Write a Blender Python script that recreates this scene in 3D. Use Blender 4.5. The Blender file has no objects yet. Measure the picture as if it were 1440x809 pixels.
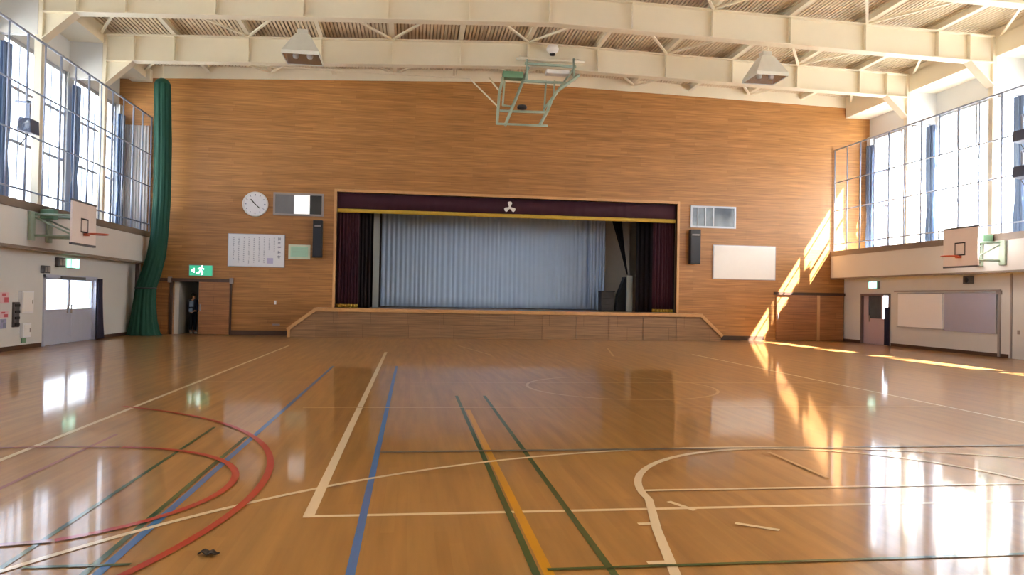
import bpy, math, random
from mathutils import Vector, Matrix
random.seed(7)
C = bpy.context.scene.collection
SC = bpy.context.scene
PI = math.pi

# ------------------------------------------------------------------ camera
FPX, YAW, PITCH, ROLL, EYE = 1031.018, .1353, .0150, .0177, 1.5
_fw = Vector((math.sin(YAW) * math.cos(PITCH), math.cos(YAW) * math.cos(PITCH), math.sin(PITCH)))
_r0 = Vector((math.cos(YAW), -math.sin(YAW), 0))
_u0 = _r0.cross(_fw)
_R = math.cos(ROLL) * _r0 + math.sin(ROLL) * _u0
_U = -math.sin(ROLL) * _r0 + math.cos(ROLL) * _u0
EYEP = Vector((0, 0, EYE))

def at(px, py, axis, val):
    """point where the sight line of a photo pixel meets the plane axis=val (a real wall, floor or beam plane)"""
    d = _fw + (px - 720) / FPX * _R - (py - 404.5) / FPX * _U
    t = (val - EYEP[axis]) / d[axis]
    return EYEP + t * d

cd = bpy.data.cameras.new('camera'); cam = bpy.data.objects.new('camera', cd); C.objects.link(cam)
cd.sensor_width = 36; cd.lens = FPX / 1440 * 36; cd.clip_start = .05; cd.clip_end = 500
cam.matrix_world = Matrix((( _R.x, _U.x, -_fw.x, 0), (_R.y, _U.y, -_fw.y, 0), (_R.z, _U.z, -_fw.z, EYE), (0, 0, 0, 1)))
SC.camera = cam

# ------------------------------------------------------------------ materials
def lin(r, g, b):
    f = lambda c: (c / 255 / 12.92) if c / 255 <= .04045 else ((c / 255 + .055) / 1.055) ** 2.4
    return (f(r), f(g), f(b), 1)

def new_mat(name):
    m = bpy.data.materials.new(name); m.use_nodes = True
    nt = m.node_tree; b = nt.nodes['Principled BSDF']
    return m, nt, b

def mat(name, col, rough=.5, metal=0, var=.06, scale=6, bump=0, emit=None, estr=0, spec=.5):
    m, nt, b = new_mat(name)
    tc = nt.nodes.new('ShaderNodeTexCoord'); nz = nt.nodes.new('ShaderNodeTexNoise')
    nz.inputs['Scale'].default_value = scale; nz.inputs['Detail'].default_value = 4
    nt.links.new(tc.outputs['Object'], nz.inputs['Vector'])
    mx = nt.nodes.new('ShaderNodeMixRGB'); mx.blend_type = 'MIX'
    mx.inputs[1].default_value = tuple(c * (1 - var) for c in col[:3]) + (1,)
    mx.inputs[2].default_value = tuple(min(1, c * (1 + var)) for c in col[:3]) + (1,)
    nt.links.new(nz.outputs['Fac'], mx.inputs[0]); nt.links.new(mx.outputs[0], b.inputs['Base Color'])
    b.inputs['Roughness'].default_value = rough; b.inputs['Metallic'].default_value = metal
    b.inputs['Specular IOR Level'].default_value = spec
    if bump:
        bp = nt.nodes.new('ShaderNodeBump'); bp.inputs['Strength'].default_value = bump; bp.inputs['Distance'].default_value = .01
        nt.links.new(nz.outputs['Fac'], bp.inputs['Height']); nt.links.new(bp.outputs[0], b.inputs['Normal'])
    if emit:
        b.inputs['Emission Color'].default_value = emit; b.inputs['Emission Strength'].default_value = estr
    return m

def wood(name, c1, c2, gap, axis, length, width, rough, bump=.15, mortar=.004, grain=.25, nstr=0, spec=.5):
    """strip boards: axis = the direction the strips run in ('x' on a wall facing y, 'y' on a floor)"""
    m, nt, b = new_mat(name); N = nt.nodes.new; L = nt.links.new
    tc = N('ShaderNodeTexCoord'); sep = N('ShaderNodeSeparateXYZ'); cmb = N('ShaderNodeCombineXYZ')
    L(tc.outputs['Object'], sep.inputs[0])
    src = {'x': ('X', 'Z'), 'y': ('Y', 'X'), 'z': ('Z', 'X')}[axis]
    L(sep.outputs[src[0]], cmb.inputs[0]); L(sep.outputs[src[1]], cmb.inputs[1])
    br = N('ShaderNodeTexBrick'); L(cmb.outputs[0], br.inputs['Vector'])
    br.inputs['Scale'].default_value = 1; br.inputs['Brick Width'].default_value = length; br.inputs['Row Height'].default_value = width
    br.inputs['Mortar Size'].default_value = mortar; br.inputs['Mortar Smooth'].default_value = .2; br.inputs['Bias'].default_value = 0
    br.offset = .37; br.offset_frequency = 2; br.squash_frequency = 3; br.squash = 1.25
    br.inputs['Color1'].default_value = c1; br.inputs['Color2'].default_value = c2; br.inputs['Mortar'].default_value = gap
    mp = N('ShaderNodeMapping'); mp.inputs['Scale'].default_value = (.55, 14, 1) if axis == 'x' else (.4, 5, 1); L(cmb.outputs[0], mp.inputs['Vector'])
    nz = N('ShaderNodeTexNoise'); nz.inputs['Scale'].default_value = 1.6; nz.inputs['Detail'].default_value = 6; L(mp.outputs[0], nz.inputs['Vector'])
    rmp = N('ShaderNodeMapRange'); rmp.inputs['From Min'].default_value = .3; rmp.inputs['From Max'].default_value = .7
    rmp.inputs['To Min'].default_value = 1 - grain; rmp.inputs['To Max'].default_value = 1 + grain
    L(nz.outputs['Fac'], rmp.inputs['Value'])
    mul = N('ShaderNodeMixRGB'); mul.blend_type = 'MULTIPLY'; mul.inputs[0].default_value = 1
    L(br.outputs['Color'], mul.inputs[1]); L(rmp.outputs[0], mul.inputs[2])
    L(mul.outputs[0], b.inputs['Base Color'])
    b.inputs['Roughness'].default_value = rough; b.inputs['Specular IOR Level'].default_value = spec
    bp = N('ShaderNodeBump'); bp.inputs['Strength'].default_value = bump; bp.inputs['Distance'].default_value = .002
    L(br.outputs['Fac'], bp.inputs['Height']); bp.invert = True
    if nstr:
        n2 = N('ShaderNodeTexNoise'); n2.inputs['Scale'].default_value = 2.2; n2.inputs['Detail'].default_value = 2
        mp2 = N('ShaderNodeMapping'); mp2.inputs['Scale'].default_value = (.6, 3.2, 1); L(cmb.outputs[0], mp2.inputs['Vector']); L(mp2.outputs[0], n2.inputs['Vector'])
        b2 = N('ShaderNodeBump'); b2.inputs['Strength'].default_value = nstr; b2.inputs['Distance'].default_value = .01
        L(n2.outputs['Fac'], b2.inputs['Height']); L(bp.outputs[0], b2.inputs['Normal']); L(b2.outputs[0], b.inputs['Normal'])
    elif bump:
        L(bp.outputs[0], b.inputs['Normal'])
    return m

def glass(name, tint=(.95, .97, 1, 1), refl=.08, rough=.02):
    m = bpy.data.materials.new(name); m.use_nodes = True; nt = m.node_tree; nt.nodes.clear()
    o = nt.nodes.new('ShaderNodeOutputMaterial'); t = nt.nodes.new('ShaderNodeBsdfTransparent'); g = nt.nodes.new('ShaderNodeBsdfGlossy')
    t.inputs[0].default_value = tint; g.inputs['Roughness'].default_value = rough
    x = nt.nodes.new('ShaderNodeMixShader'); x.inputs[0].default_value = refl
    nt.links.new(t.outputs[0], x.inputs[1]); nt.links.new(g.outputs[0], x.inputs[2]); nt.links.new(x.outputs[0], o.inputs[0])
    return m

def sheer(name, col, tr):
    """thin cloth that lets light through: diffuse + translucent"""
    m = bpy.data.materials.new(name); m.use_nodes = True; nt = m.node_tree; nt.nodes.clear()
    o = nt.nodes.new('ShaderNodeOutputMaterial'); d = nt.nodes.new('ShaderNodeBsdfDiffuse'); t = nt.nodes.new('ShaderNodeBsdfTranslucent')
    d.inputs[0].default_value = col; t.inputs[0].default_value = col
    x = nt.nodes.new('ShaderNodeMixShader'); x.inputs[0].default_value = tr
    nt.links.new(d.outputs[0], x.inputs[1]); nt.links.new(t.outputs[0], x.inputs[2]); nt.links.new(x.outputs[0], o.inputs[0])
    return m

M = {}
M['floor'] = wood('floor boards', (.40, .20, .054, 1), (.355, .17, .045, 1), (.355, .17, .045, 1), 'y', 1.8, .085, .075, 0, 0, .16, 0, 1.0)
M['wall_wood'] = wood('wall boards', (.405, .187, .055, 1), (.33, .145, .039, 1), (.26, .11, .035, 1), 'x', 2.2, .115, .42, .2, .003, .28)
M['door_wood'] = wood('door boards', (.36, .155, .055, 1), (.31, .13, .045, 1), (.16, .06, .02, 1), 'x', 1.8, .23, .4, .2, .004, .3)
M['stage_wood'] = wood('stage front boards', (.30, .17, .085, 1), (.26, .145, .07, 1), (.14, .07, .03, 1), 'x', 1.3, .5, .35, .2, .006, .3)
M['trim_wood'] = mat('light timber trim', (.58, .32, .13, 1), .4, var=.12, scale=9)
M['dark_trim'] = mat('dark baseboard', lin(74, 50, 36), .5)
M['paint'] = mat('cream wall paint', (.67, .67, .66, 1), .6, var=.03, scale=2)
M['gallery'] = mat('grey white gallery paint', (.66, .655, .65, 1), .6, var=.03, scale=2)
M['ledge'] = mat('brown ledge paint', lin(122, 108, 98), .5)
M['steel'] = mat('cream steel paint', (.80, .73, .58, 1), .5, var=.03, scale=3)
M['deck'] = mat('cream roof battens', (.70, .58, .43, 1), .6, var=.06, scale=4)
M['deck_dark'] = mat('brown roof board', (.44, .31, .20, 1), .7, var=.1, scale=4)
M['alu'] = mat('grey aluminium', lin(175, 180, 190), .4, .4)
M['rail'] = mat('blue grey rail paint', lin(158, 168, 192), .45, .2)
M['glass'] = glass('window glass')
M['dark_glass'] = glass('dark glass', (.28, .33, .36, 1), .3, .05)
M['sheer'] = sheer('white sheer', (.86, .86, .84, 1), .55)
M['haze_sheer'] = sheer('pale grey haze sheet', (.72, .69, .70, 1), .4)
M['blue_cloth'] = mat('slate blue cloth', lin(104, 122, 152), .85, bump=.2, scale=40)
M['navy_cloth'] = mat('navy cloth', lin(38, 36, 58), .85, bump=.2, scale=40)
M['maroon'] = mat('maroon velvet', lin(54, 9, 29), .8, bump=.2, scale=60)
M['black_cloth'] = mat('black cloth', lin(28, 22, 26), .9, bump=.2, scale=60)
M['gold'] = mat('gold braid', lin(190, 160, 62), .5, .1, var=.15, scale=50)
M['grey_cloth'] = mat('grey blue curtain', (.50, .66, .92, 1), .8, var=.05, scale=3, bump=.1)
M['green_net'] = mat('green netting', (.003, .058, .036, 1), .8, var=.35, scale=60, bump=.5)
M['white'] = mat('white enamel', (.88, .88, .88, 1), .4, var=.02)
M['white_paper'] = mat('white board', (.86, .88, .94, 1), .35, var=.02)
M['mint_paper'] = mat('mint paper', lin(176, 222, 198), .5)
M['mint_edge'] = mat('pale mint edge', lin(216, 226, 204), .5)
M['mauve'] = mat('mauve grey board', lin(168, 168, 190), .5, var=.03)
M['ink'] = mat('grey ink', lin(128, 136, 160), .6)
M['violet_ink'] = mat('violet ink', lin(200, 196, 228), .6)
M['black'] = mat('black plastic', lin(26, 26, 30), .45)
M['char'] = mat('charcoal grille', lin(40, 44, 54), .6, var=.2, scale=120)
M['bezel'] = mat('grey bezel', lin(150, 142, 140), .45)
M['door_metal'] = mat('blue grey door metal', lin(186, 192, 214), .4, .1, var=.05)
M['door_mauve'] = mat('mauve door panel', lin(186, 168, 180), .45, var=.05)
M['door_frame'] = mat('brown door frame', lin(112, 94, 94), .5)
M['mint_steel'] = mat('pale green steel', lin(158, 176, 160), .45, .1, var=.08, scale=12)
M['mint_green'] = mat('mid green steel', lin(110, 150, 120), .45, .1, var=.1)
M['hoop'] = mat('orange hoop', lin(196, 84, 52), .4)
M['net_white'] = mat('white net cord', (.8, .8, .78, 1), .8)
M['board_face'] = mat('cream backboard', lin(236, 226, 224), .4, var=.03)
M['exit_green'] = mat('lit green sign', lin(40, 170, 120), .4, emit=lin(70, 190, 150), estr=.5)
M['exit_bright'] = mat('bright green sign', lin(120, 220, 180), .4, emit=(.45, 1, .75, 1), estr=1.6)
M['exit_white'] = mat('lit white pictogram', (.9, 1, .95, 1), .4, emit=(.85, 1, .93, 1), estr=2.6)
M['sign_case'] = mat('grey sign case', lin(150, 160, 155), .5)
M['red'] = mat('red print', lin(196, 84, 96), .5)
M['pink'] = mat('pink paper', lin(222, 186, 196), .5)
M['lavender'] = mat('lavender print', lin(150, 150, 190), .5)
M['grey_box'] = mat('dark grey box', lin(92, 90, 94), .5)
M['lamp_steel'] = mat('off white lamp steel', (.80, .80, .74, 1), .35, .1)
M['lamp_inner'] = mat('lamp reflector', (.75, .76, .80, 1), .15, .9)
M['lamp_glass'] = glass('lamp glass', (.92, .93, .95, 1), .12, .05)
M['skin'] = mat('skin', lin(205, 160, 135), .55)
M['hair'] = mat('black hair', lin(22, 18, 18), .5, bump=.4, scale=60)
M['jacket'] = mat('navy jacket', lin(40, 50, 84), .8)
M['jacket_pale'] = mat('pale blue jacket panel', lin(150, 170, 205), .8)
M['trouser'] = mat('dark trousers', lin(30, 32, 44), .85)
M['shoe'] = mat('white shoe', lin(205, 205, 205), .6)
M['concrete'] = mat('outside paving', (.42, .42, .40, 1), .8)
M['cabinet'] = mat('dark cabinet', lin(52, 46, 48), .5)
M['pale_panel'] = mat('pale grey panel', lin(150, 158, 160), .5)
M['wing'] = mat('grey wing wall', (.74, .70, .64, 1), .7)
M['scrap'] = mat('dark leaf', lin(48, 34, 22), .8)
for nm, col in (('line_white', lin(236, 214, 176)), ('line_blue', lin(62, 112, 168)), ('line_green', lin(58, 84, 40)),
                ('line_yellow', lin(206, 142, 16)), ('line_red', lin(178, 48, 30)), ('line_purple', lin(150, 88, 76)), ('line_pale', lin(200, 160, 110)),
                ('line_grey', lin(122, 112, 96))):
    M[nm] = mat(nm.replace('_', ' paint '), col, .075, var=.04, scale=3, spec=1.0)

def varnish(m):
    """worn varnish: part of the gloss is softer"""
    nt = m.node_tree; b = nt.nodes['Principled BSDF']; b2 = nt.nodes.new('ShaderNodeBsdfPrincipled')
    b2.inputs['Roughness'].default_value = .34; b2.inputs['Specular IOR Level'].default_value = b.inputs['Specular IOR Level'].default_value
    for l in list(b.inputs['Base Color'].links): nt.links.new(l.from_socket, b2.inputs['Base Color'])
    x = nt.nodes.new('ShaderNodeMixShader'); x.inputs[0].default_value = .34
    nt.links.new(b.outputs[0], x.inputs[1]); nt.links.new(b2.outputs[0], x.inputs[2])
    nt.links.new(x.outputs[0], nt.nodes['Material Output'].inputs['Surface'])
for k in list(M):
    if k == 'floor' or k.startswith('line_'): varnish(M[k])

# ------------------------------------------------------------------ mesh builder
class MB:
    def __init__(s): s.v = []; s.f = []
    def poly(s, pts):
        b = len(s.v); s.v += [tuple(p) for p in pts]; s.f.append(tuple(range(b, b + len(pts)))); return s
    def box(s, x0, x1, y0, y1, z0, z1):
        b = len(s.v)
        s.v += [(x, y, z) for z in (z0, z1) for y in (y0, y1) for x in (x0, x1)]
        s.f += [tuple(b + i for i in q) for q in ((0, 2, 3, 1), (4, 5, 7, 6), (0, 1, 5, 4), (2, 6, 7, 3), (0, 4, 6, 2), (1, 3, 7, 5))]
        return s
    def prism(s, pts, off):
        """closed outline pts pushed along vector off"""
        n = len(pts); b = len(s.v); off = Vector(off)
        s.v += [tuple(p) for p in pts] + [tuple(Vector(p) + off) for p in pts]
        s.f.append(tuple(b + i for i in range(n))[::-1]); s.f.append(tuple(b + n + i for i in range(n)))
        for i in range(n):
            j = (i + 1) % n; s.f.append((b + i, b + j, b + n + j, b + n + i))
        return s
    def tube(s, p, q, r, n=10, r2=None):
        p, q = Vector(p), Vector(q); d = (q - p).normalized()
        a = d.orthogonal().normalized(); c = d.cross(a); b = len(s.v); r2 = r if r2 is None else r2
        for P, rr in ((p, r), (q, r2)):
            for i in range(n):
                t = 2 * PI * i / n; s.v.append(tuple(P + a * rr * math.cos(t) + c * rr * math.sin(t)))
        for i in range(n):
            j = (i + 1) % n; s.f.append((b + i, b + j, b + n + j, b + n + i))
        s.f.append(tuple(b + i for i in range(n))[::-1]); s.f.append(tuple(b + n + i for i in range(n)))
        return s
    def path(s, pts, r, n=8):
        for a, b in zip(pts, pts[1:]): s.tube(a, b, r, n)
        return s
    def bar(s, p, q, w, h, up=(0, 0, 1)):
        """rectangular bar from p to q, w wide, h tall"""
        p, q = Vector(p), Vector(q); d = (q - p).normalized(); a = d.cross(Vector(up)).normalized(); c = a.cross(d)
        pts = [p + a * w / 2 * i + c * h / 2 * j for i, j in ((-1, -1), (1, -1), (1, 1), (-1, 1))]
        return s.prism(pts, q - p)
    def ring(s, c, R, r, ax='z', n=28, m=8, arc=2 * PI):
        b = len(s.v); c = Vector(c)
        for i in range(n):
            t = 2 * PI * i / n
            for j in range(m):
                u = 2 * PI * j / m; rr = R + r * math.cos(u); h = r * math.sin(u)
                if ax == 'z': o = Vector((rr * math.cos(t), rr * math.sin(t), h))
                elif ax == 'y': o = Vector((rr * math.cos(t), h, rr * math.sin(t)))
                else: o = Vector((h, rr * math.cos(t), rr * math.sin(t)))
                s.v.append(tuple(c + o))
        for i in range(n):
            for j in range(m):
                k = (i + 1) % n; l = (j + 1) % m
                s.f.append((b + i * m + j, b + k * m + j, b + k * m + l, b + i * m + l))
        return s
    def lathe(s, c, prof, ax='z', n=28):
        """prof = [(radius, height)] about axis ax through c"""
        b = len(s.v); c = Vector(c); m = len(prof)
        for i in range(n):
            t = 2 * PI * i / n
            for r, h in prof:
                if ax == 'z': o = Vector((r * math.cos(t), r * math.sin(t), h))
                elif ax == 'y': o = Vector((r * math.cos(t), h, r * math.sin(t)))
                else: o = Vector((h, r * math.cos(t), r * math.sin(t)))
                s.v.append(tuple(c + o))
        for i in range(n):
            k = (i + 1) % n
            for j in range(m - 1):
                s.f.append((b + i * m + j, b + k * m + j, b + k * m + j + 1, b + i * m + j + 1))
        return s
    def grid(s, nu, nv, fn):
        b = len(s.v)
        for j in range(nv + 1):
            for i in range(nu + 1): s.v.append(tuple(fn(i / nu, j / nv)))
        for j in range(nv):
            for i in range(nu):
                a = b + j * (nu + 1) + i; s.f.append((a, a + 1, a + nu + 2, a + nu + 1))
        return s
    def build(s, name, m, parent=None, smooth=False, bevel=0, thick=0, label=None):
        me = bpy.data.meshes.new(name)
        o0 = Vector((0, 0, 0)); p = parent
        while p is not None: o0 += p.location; p = p.parent
        me.from_pydata([tuple(Vector(v) - o0) for v in s.v], [], s.f); me.validate()
        me.materials.append(m if not isinstance(m, str) else M[m])
        if smooth:
            for f in me.polygons: f.use_smooth = True
        o = bpy.data.objects.new(name, me); C.objects.link(o)
        if parent is not None: o.parent = parent
        if thick:
            md = o.modifiers.new('thickness', 'SOLIDIFY'); md.thickness = thick; md.offset = 0
        if bevel:
            md = o.modifiers.new('bevel', 'BEVEL'); md.width = bevel; md.segments = 2; md.limit_method = 'ANGLE'
        if label: o['label'] = label
        return o

def recalc(o):
    import bmesh
    bm = bmesh.new(); bm.from_mesh(o.data); bmesh.ops.recalc_face_normals(bm, faces=bm.faces); bm.to_mesh(o.data); bm.free(); return o

def tag(o, label, cat, group=None, kind=None):
    o['label'] = label; o['category'] = cat
    if group: o['group'] = group
    if kind: o['kind'] = kind
    return o

def thing(name, loc, label, cat, group=None, kind=None):
    o = bpy.data.objects.new(name, None); C.objects.link(o); o.location = loc; o.empty_display_size = .2
    return tag(o, label, cat, group, kind)

def dup(root, loc, label=None, group=None):
    r = root.copy(); C.objects.link(r); r.location = loc
    if label: r['label'] = label
    if group: r['group'] = group
    for ch in list(root.children):
        c = ch.copy(); C.objects.link(c); c.parent = r
        for g in ch.children:
            d = g.copy(); C.objects.link(d); d.parent = c
    return r

# ------------------------------------------------------------------ the room's measures (metres)
D = 27.79                      # front wall
YB = -6.0                      # back wall, behind the photographer
XL, XR = -9.746, 17.448        # lower side walls
GL, GR = -9.273, 16.85         # gallery fronts
WL, WR = -10.5, 18.5           # window walls above the galleries
CL, CR = -9.45, 17.35          # inner faces of the columns
S0, S1, SB, ST = -2.825, 10.32, 1.045, 5.35     # stage opening
RIDGE = 3.65
GIRD = [24.0, 20.1, 16.2, 12.3, 8.4, 4.5, .6, -3.3]
def zb(x):                     # underside of the roof girders
    return 8.58 + (x + 9.45) / 13.1 * .60 if x < RIDGE else 9.18 - (x - RIDGE) / 13.7 * .27
GH = .83                       # girder height
PUR = [-9.6, -7.47, -5.25, -3.02, -.8, 1.42, 3.65, 6.03, 8.4, 10.78, 13.15, 15.5, 17.5]

def wall_cells(mb, us, tops, z0, z1, holes, P, depth):
    """wall sheet of cells with holes; P(u, z, d) -> point, d = 0 front, 1 back; holes (u0,u1,z0,z1)"""
    U = sorted(set(us + [h[0] for h in holes] + [h[1] for h in holes]))
    Z = sorted(set([z0, z1] + [h[2] for h in holes] + [h[3] for h in holes]))
    inh = lambda u, z: any(h[0] < u < h[1] and h[2] < z < h[3] for h in holes)
    for a, b in zip(U, U[1:]):
        for k, (c, e) in enumerate(zip(Z, Z[1:])):
            if inh((a + b) / 2, (c + e) / 2): continue
            top = k == len(Z) - 2 and tops
            ea, eb = (tops(a), tops(b)) if top else (e, e)
            for d in (0, 1): mb.poly([P(a, c, d), P(b, c, d), P(b, eb, d), P(a, ea, d)])
    for h in holes:
        for (u, w) in ((h[0], h[0]), (h[1], h[1])): mb.poly([P(u, h[2], 0), P(u, h[3], 0), P(u, h[3], 1), P(u, h[2], 1)])
        for z in (h[2], h[3]): mb.poly([P(h[0], z, 0), P(h[1], z, 0), P(h[1], z, 1), P(h[0], z, 1)])
    a, b = U[0], U[-1]
    for u in (a, b): mb.poly([P(u, z0, 0), P(u, z1, 0), P(u, z1, 1), P(u, z0, 1)])
    return mb

# ------------------------------------------------------------------ floor and its painted court lines
floor = MB().box(WL - .2, WR + .2, YB - .2, D + .2, -.2, 0).build('floor', 'floor')
tag(floor, 'glossy orange brown sports hall floor of narrow boards', 'floor', kind='structure')
ground = MB().box(-70, 80, -60, 90, -.5, -.3).build('ground', 'concrete'); tag(ground, 'pale paving outside the hall', 'ground', kind='structure')
_lz = [.0012]
def strip(pts, w, m, label):
    """painted line of width w along 2-D points"""
    mb = MB(); z = _lz[0]; _lz[0] += .00025; n = len(pts); P = [Vector((p[0], p[1], 0)) for p in pts]; side = []
    for i in range(n):
        d = (P[min(i + 1, n - 1)] - P[max(i - 1, 0)]).normalized(); side.append(Vector((-d.y, d.x, 0)) * w / 2)
    for i in range(n - 1):
        q = [P[i] - side[i], P[i + 1] - side[i + 1], P[i + 1] + side[i + 1], P[i] + side[i]]
        mb.poly([(p.x, p.y, z) for p in q])
    o = mb.build('court_line', m, floor); o['label'] = label; return o
def arc(cx, cy, r, a0, a1, n=48): return [(cx + r * math.cos(math.radians(a0 + (a1 - a0) * i / n)), cy + r * math.sin(math.radians(a0 + (a1 - a0) * i / n))) for i in range(n + 1)]
strip([(-.665, 5.12), (-.665, 20.0)], .075, 'line_white', 'broad cream court line running towards the stage')
strip([(-.70, 5.12), (7.93, 5.12)], .05, 'line_white', 'cream court end line')
strip([(7.93, 5.12), (7.93, 20.0)], .06, 'line_white', 'cream court line on the right')
strip([(-.30, 2.0), (-.30, 16.0)], .052, 'line_blue', 'blue court line running towards the stage')
strip([(.70, 2.0), (.70, 11.2)], .045, 'line_green', 'dark green line beside the yellow one')
strip([(.77, 2.0), (.77, 9.8)], .06, 'line_yellow', 'yellow court line')
strip([(1.125, 2.0), (1.125, 11.2)], .045, 'line_green', 'dark green line right of the yellow one')
strip([(-3.55, 3.0), (-3.55, 22.2)], .06, 'line_white', 'cream side line on the left')
strip([(-3.04, 3.0), (-3.04, 8.2)], .045, 'line_purple', 'dull red line on the left')
strip([(-2.16, 2.0), (-2.16, 8.6)], .035, 'line_green', 'thin green line on the left')
strip([(-1.62, 2.0), (-1.62, 15.9)], .055, 'line_blue', 'blue line on the left')
strip([(-1.69, 2.0), (-1.69, 8.0)], .04, 'line_green', 'dark green line beside the blue one on the left')
strip(arc(3.24, .88, 6.34, 176, 30), .05, 'line_white', 'large cream three point arc')
strip([(1.30, 3.1)] + [(1.46, 3.88), (1.62, 4.65), (1.80, 5.36)] + arc(3.57, 5.36, 1.77, 178, 0)[1:] + [(5.34, 5.3), (5.68, 3.88), (5.9, 2.9)], .062, 'line_white', 'cream rounded key line')
strip([(1.83, 5.61), (5.31, 5.61)], .045, 'line_white', 'cream free throw line')
strip([(1.93, 5.29), (2.04, 5.05)], .045, 'line_white', 'short cream dash')
strip([(2.20, 4.74), (2.43, 4.57)], .045, 'line_white', 'short cream dash')
strip([(1.53, 4.77), (1.65, 4.77)], .05, 'line_white', 'short cream tick on the key line')
strip([(1.36, 4.06), (1.48, 4.06)], .05, 'line_white', 'short cream tick on the key line')
strip([(.77, 4.01), (7.0, 4.01)], .035, 'line_green', 'green cross line')
strip([(-2.05, 4.285), (-1.5, 4.285)], .035, 'line_green', 'short green cross line')
strip([(-.27, 7.16), (7.5, 7.16)], .07, 'line_grey', 'grey blue cross line')
strip([(-1.4, 10.0), (7.9, 10.0)], .05, 'line_pale', 'faint pale cross line')
strip([(-3.5, 12.95), (7.9, 12.95)], .05, 'line_pale', 'faint pale cross line')
strip(arc(3.6, 12.31, 1.62, 0, 360, 64), .05, 'line_pale', 'faint pale centre circle')
strip(arc(-5.96, 5.9, 4.82, -40, 62, 60), .06, 'line_red', 'outer red arc')
strip(arc(-2.88, 6.0, 1.5, -58, 84, 50), .06, 'line_red', 'inner red arc')
strip([(-2.1, 4.72), (-2.6, 4.62), (-3.3, 4.6), (-4.2, 4.62)], .06, 'line_purple', 'dull red line trailing left')
strip([(-2.75, 7.5), (-3.3, 7.55), (-4.2, 7.5)], .05, 'line_purple', 'dull red line trailing left')
strip([(3.57, 6.95), (3.57, 5.9)], .04, 'line_pale', 'faint dash')
strip([(6.05, 22.2), (5.35, 19.0)], .05, 'line_pale', 'short pale dash before the stage')
strip([(1.39, 23.2), (2.07, 19.2)], .05, 'line_pale', 'short pale dash before the stage')

# ------------------------------------------------------------------ front wall
DOORH = (-8.52, -6.6, 0, 1.9)
wf = MB()
wall_cells(wf, [WL, RIDGE, WR], lambda x: zb(x) + .62, 0, 9.0, [(S0, S1, SB, ST), (-8.52, -7.0, 0, 1.9)], lambda u, z, d: (u, D + .16 * d, z), .16)
wallF = wf.build('wall_front', 'wall_wood'); tag(wallF, 'tall front wall of horizontal brown boards around the stage', 'wall', kind='structure')
top = MB()
for a, b in ((WL, RIDGE), (RIDGE, WR)):
    top.prism([(a, D - .03, zb(a) + .62), (b, D - .03, zb(b) + .62), (b, D - .03, zb(b) + 1.35), (a, D - .03, zb(a) + 1.35)], (0, .19, 0))
top.build('wall_head', 'steel', wallF, label='cream band along the top of the wall')
# proscenium trim
pm = MB(); t = .10
pm.box(S0 - t, S0, D - .04, D + .2, SB, ST + t); pm.box(S1, S1 + t, D - .04, D + .2, SB, ST + t); pm.box(S0, S1, D - .04, D + .2, ST, ST + t)
tag(pm.build('trim_1', 'trim_wood', bevel=.008), 'pale timber frame around the stage opening', 'trim', kind='structure')
bb = MB(); bb.box(-6.55, -4.32, D - .03, D, 0, .17)
tag(bb.build('baseboard_front', 'dark_trim'), 'dark baseboard left of the stage platform', 'baseboard', kind='structure')
bb = MB(); bb.box(11.85, 14.0, D - .03, D, 0, .17)
tag(bb.build('baseboard_stage', 'dark_trim'), 'dark baseboard right of the stage platform', 'baseboard', kind='structure')

# ------------------------------------------------------------------ stage
Yst = D - 1.15
st = thing('stage_platform', (3.75, D - .6, 0), 'raised wooden stage platform with sloped ends below the maroon valance', 'stage')
x0, x1 = -4.30, 11.72
out = [(x0, 0), (x1, 0), (x1, .16), (10.88, .93), (-3.36, .93), (x0, .22)]
mb = MB().prism([(x, Yst + .05, z) for x, z in out], (0, D - Yst - .06, 0))
recalc(mb.build('platform_body', 'stage_wood', st))
for (a, b) in (((x0, .22), (-3.36, .93)), ((10.88, .93), (x1, .16))):
    mb = MB()
    d = Vector((b[0] - a[0], 0, b[1] - a[1])).normalized(); n = Vector((-d.z, 0, d.x)) * .11
    A, B = Vector((a[0], Yst - .03, a[1])), Vector((b[0], Yst - .03, b[1]))
    mb.prism([A, B, B + n, A + n], (0, D - Yst + .02, 0))
    recalc(mb.build('sloped_rail', 'trim_wood', st, label='pale sloped edge board'))
mb = MB().box(-3.44, 10.96, Yst - .03, D - .005, .92, SB)
mb.build('stage_edge', 'trim_wood', st, bevel=.01, label='pale timber stage edge')
mb = MB().box(x0 - .03, x0 + .06, Yst, D - .01, 0, .3)
mb.build('end_post', 'trim_wood', st)
for px in (474, 488, 533, 592, 620, 668, 716, 765, 812, 858, 906, 953):
    p = at(px, 455, 1, Yst)
    MB().box(p.x - .03, p.x + .03, Yst + .015, Yst + .06, .05, .92).build('front_batten', 'stage_wood', st)
sw = thing('wall_stage', (3.75, D + 3, 0), 'dim stage recess behind the opening', 'wall', kind='structure')
mb = MB().box(-6, 13.5, D + .17, D + 6.2, SB - .15, SB - .001); mb.build('stage_floor', 'stage_wood', sw)
mb = MB().box(-6, 13.5, D + 6.2, D + 6.35, SB - .15, 7.2); mb.build('stage_back', 'wing', sw)
mb = MB().box(-6.15, -6, D + .16, D + 6.35, SB - .15, 7.2).box(13.5, 13.65, D + .16, D + 6.35, SB - .15, 7.2); mb.build('stage_side', 'wing', sw)
mb = MB().box(-6.15, 13.65, D + .16, D + 6.35, 7.2, 7.35); mb.build('stage_ceiling', 'wing', sw)

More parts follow.
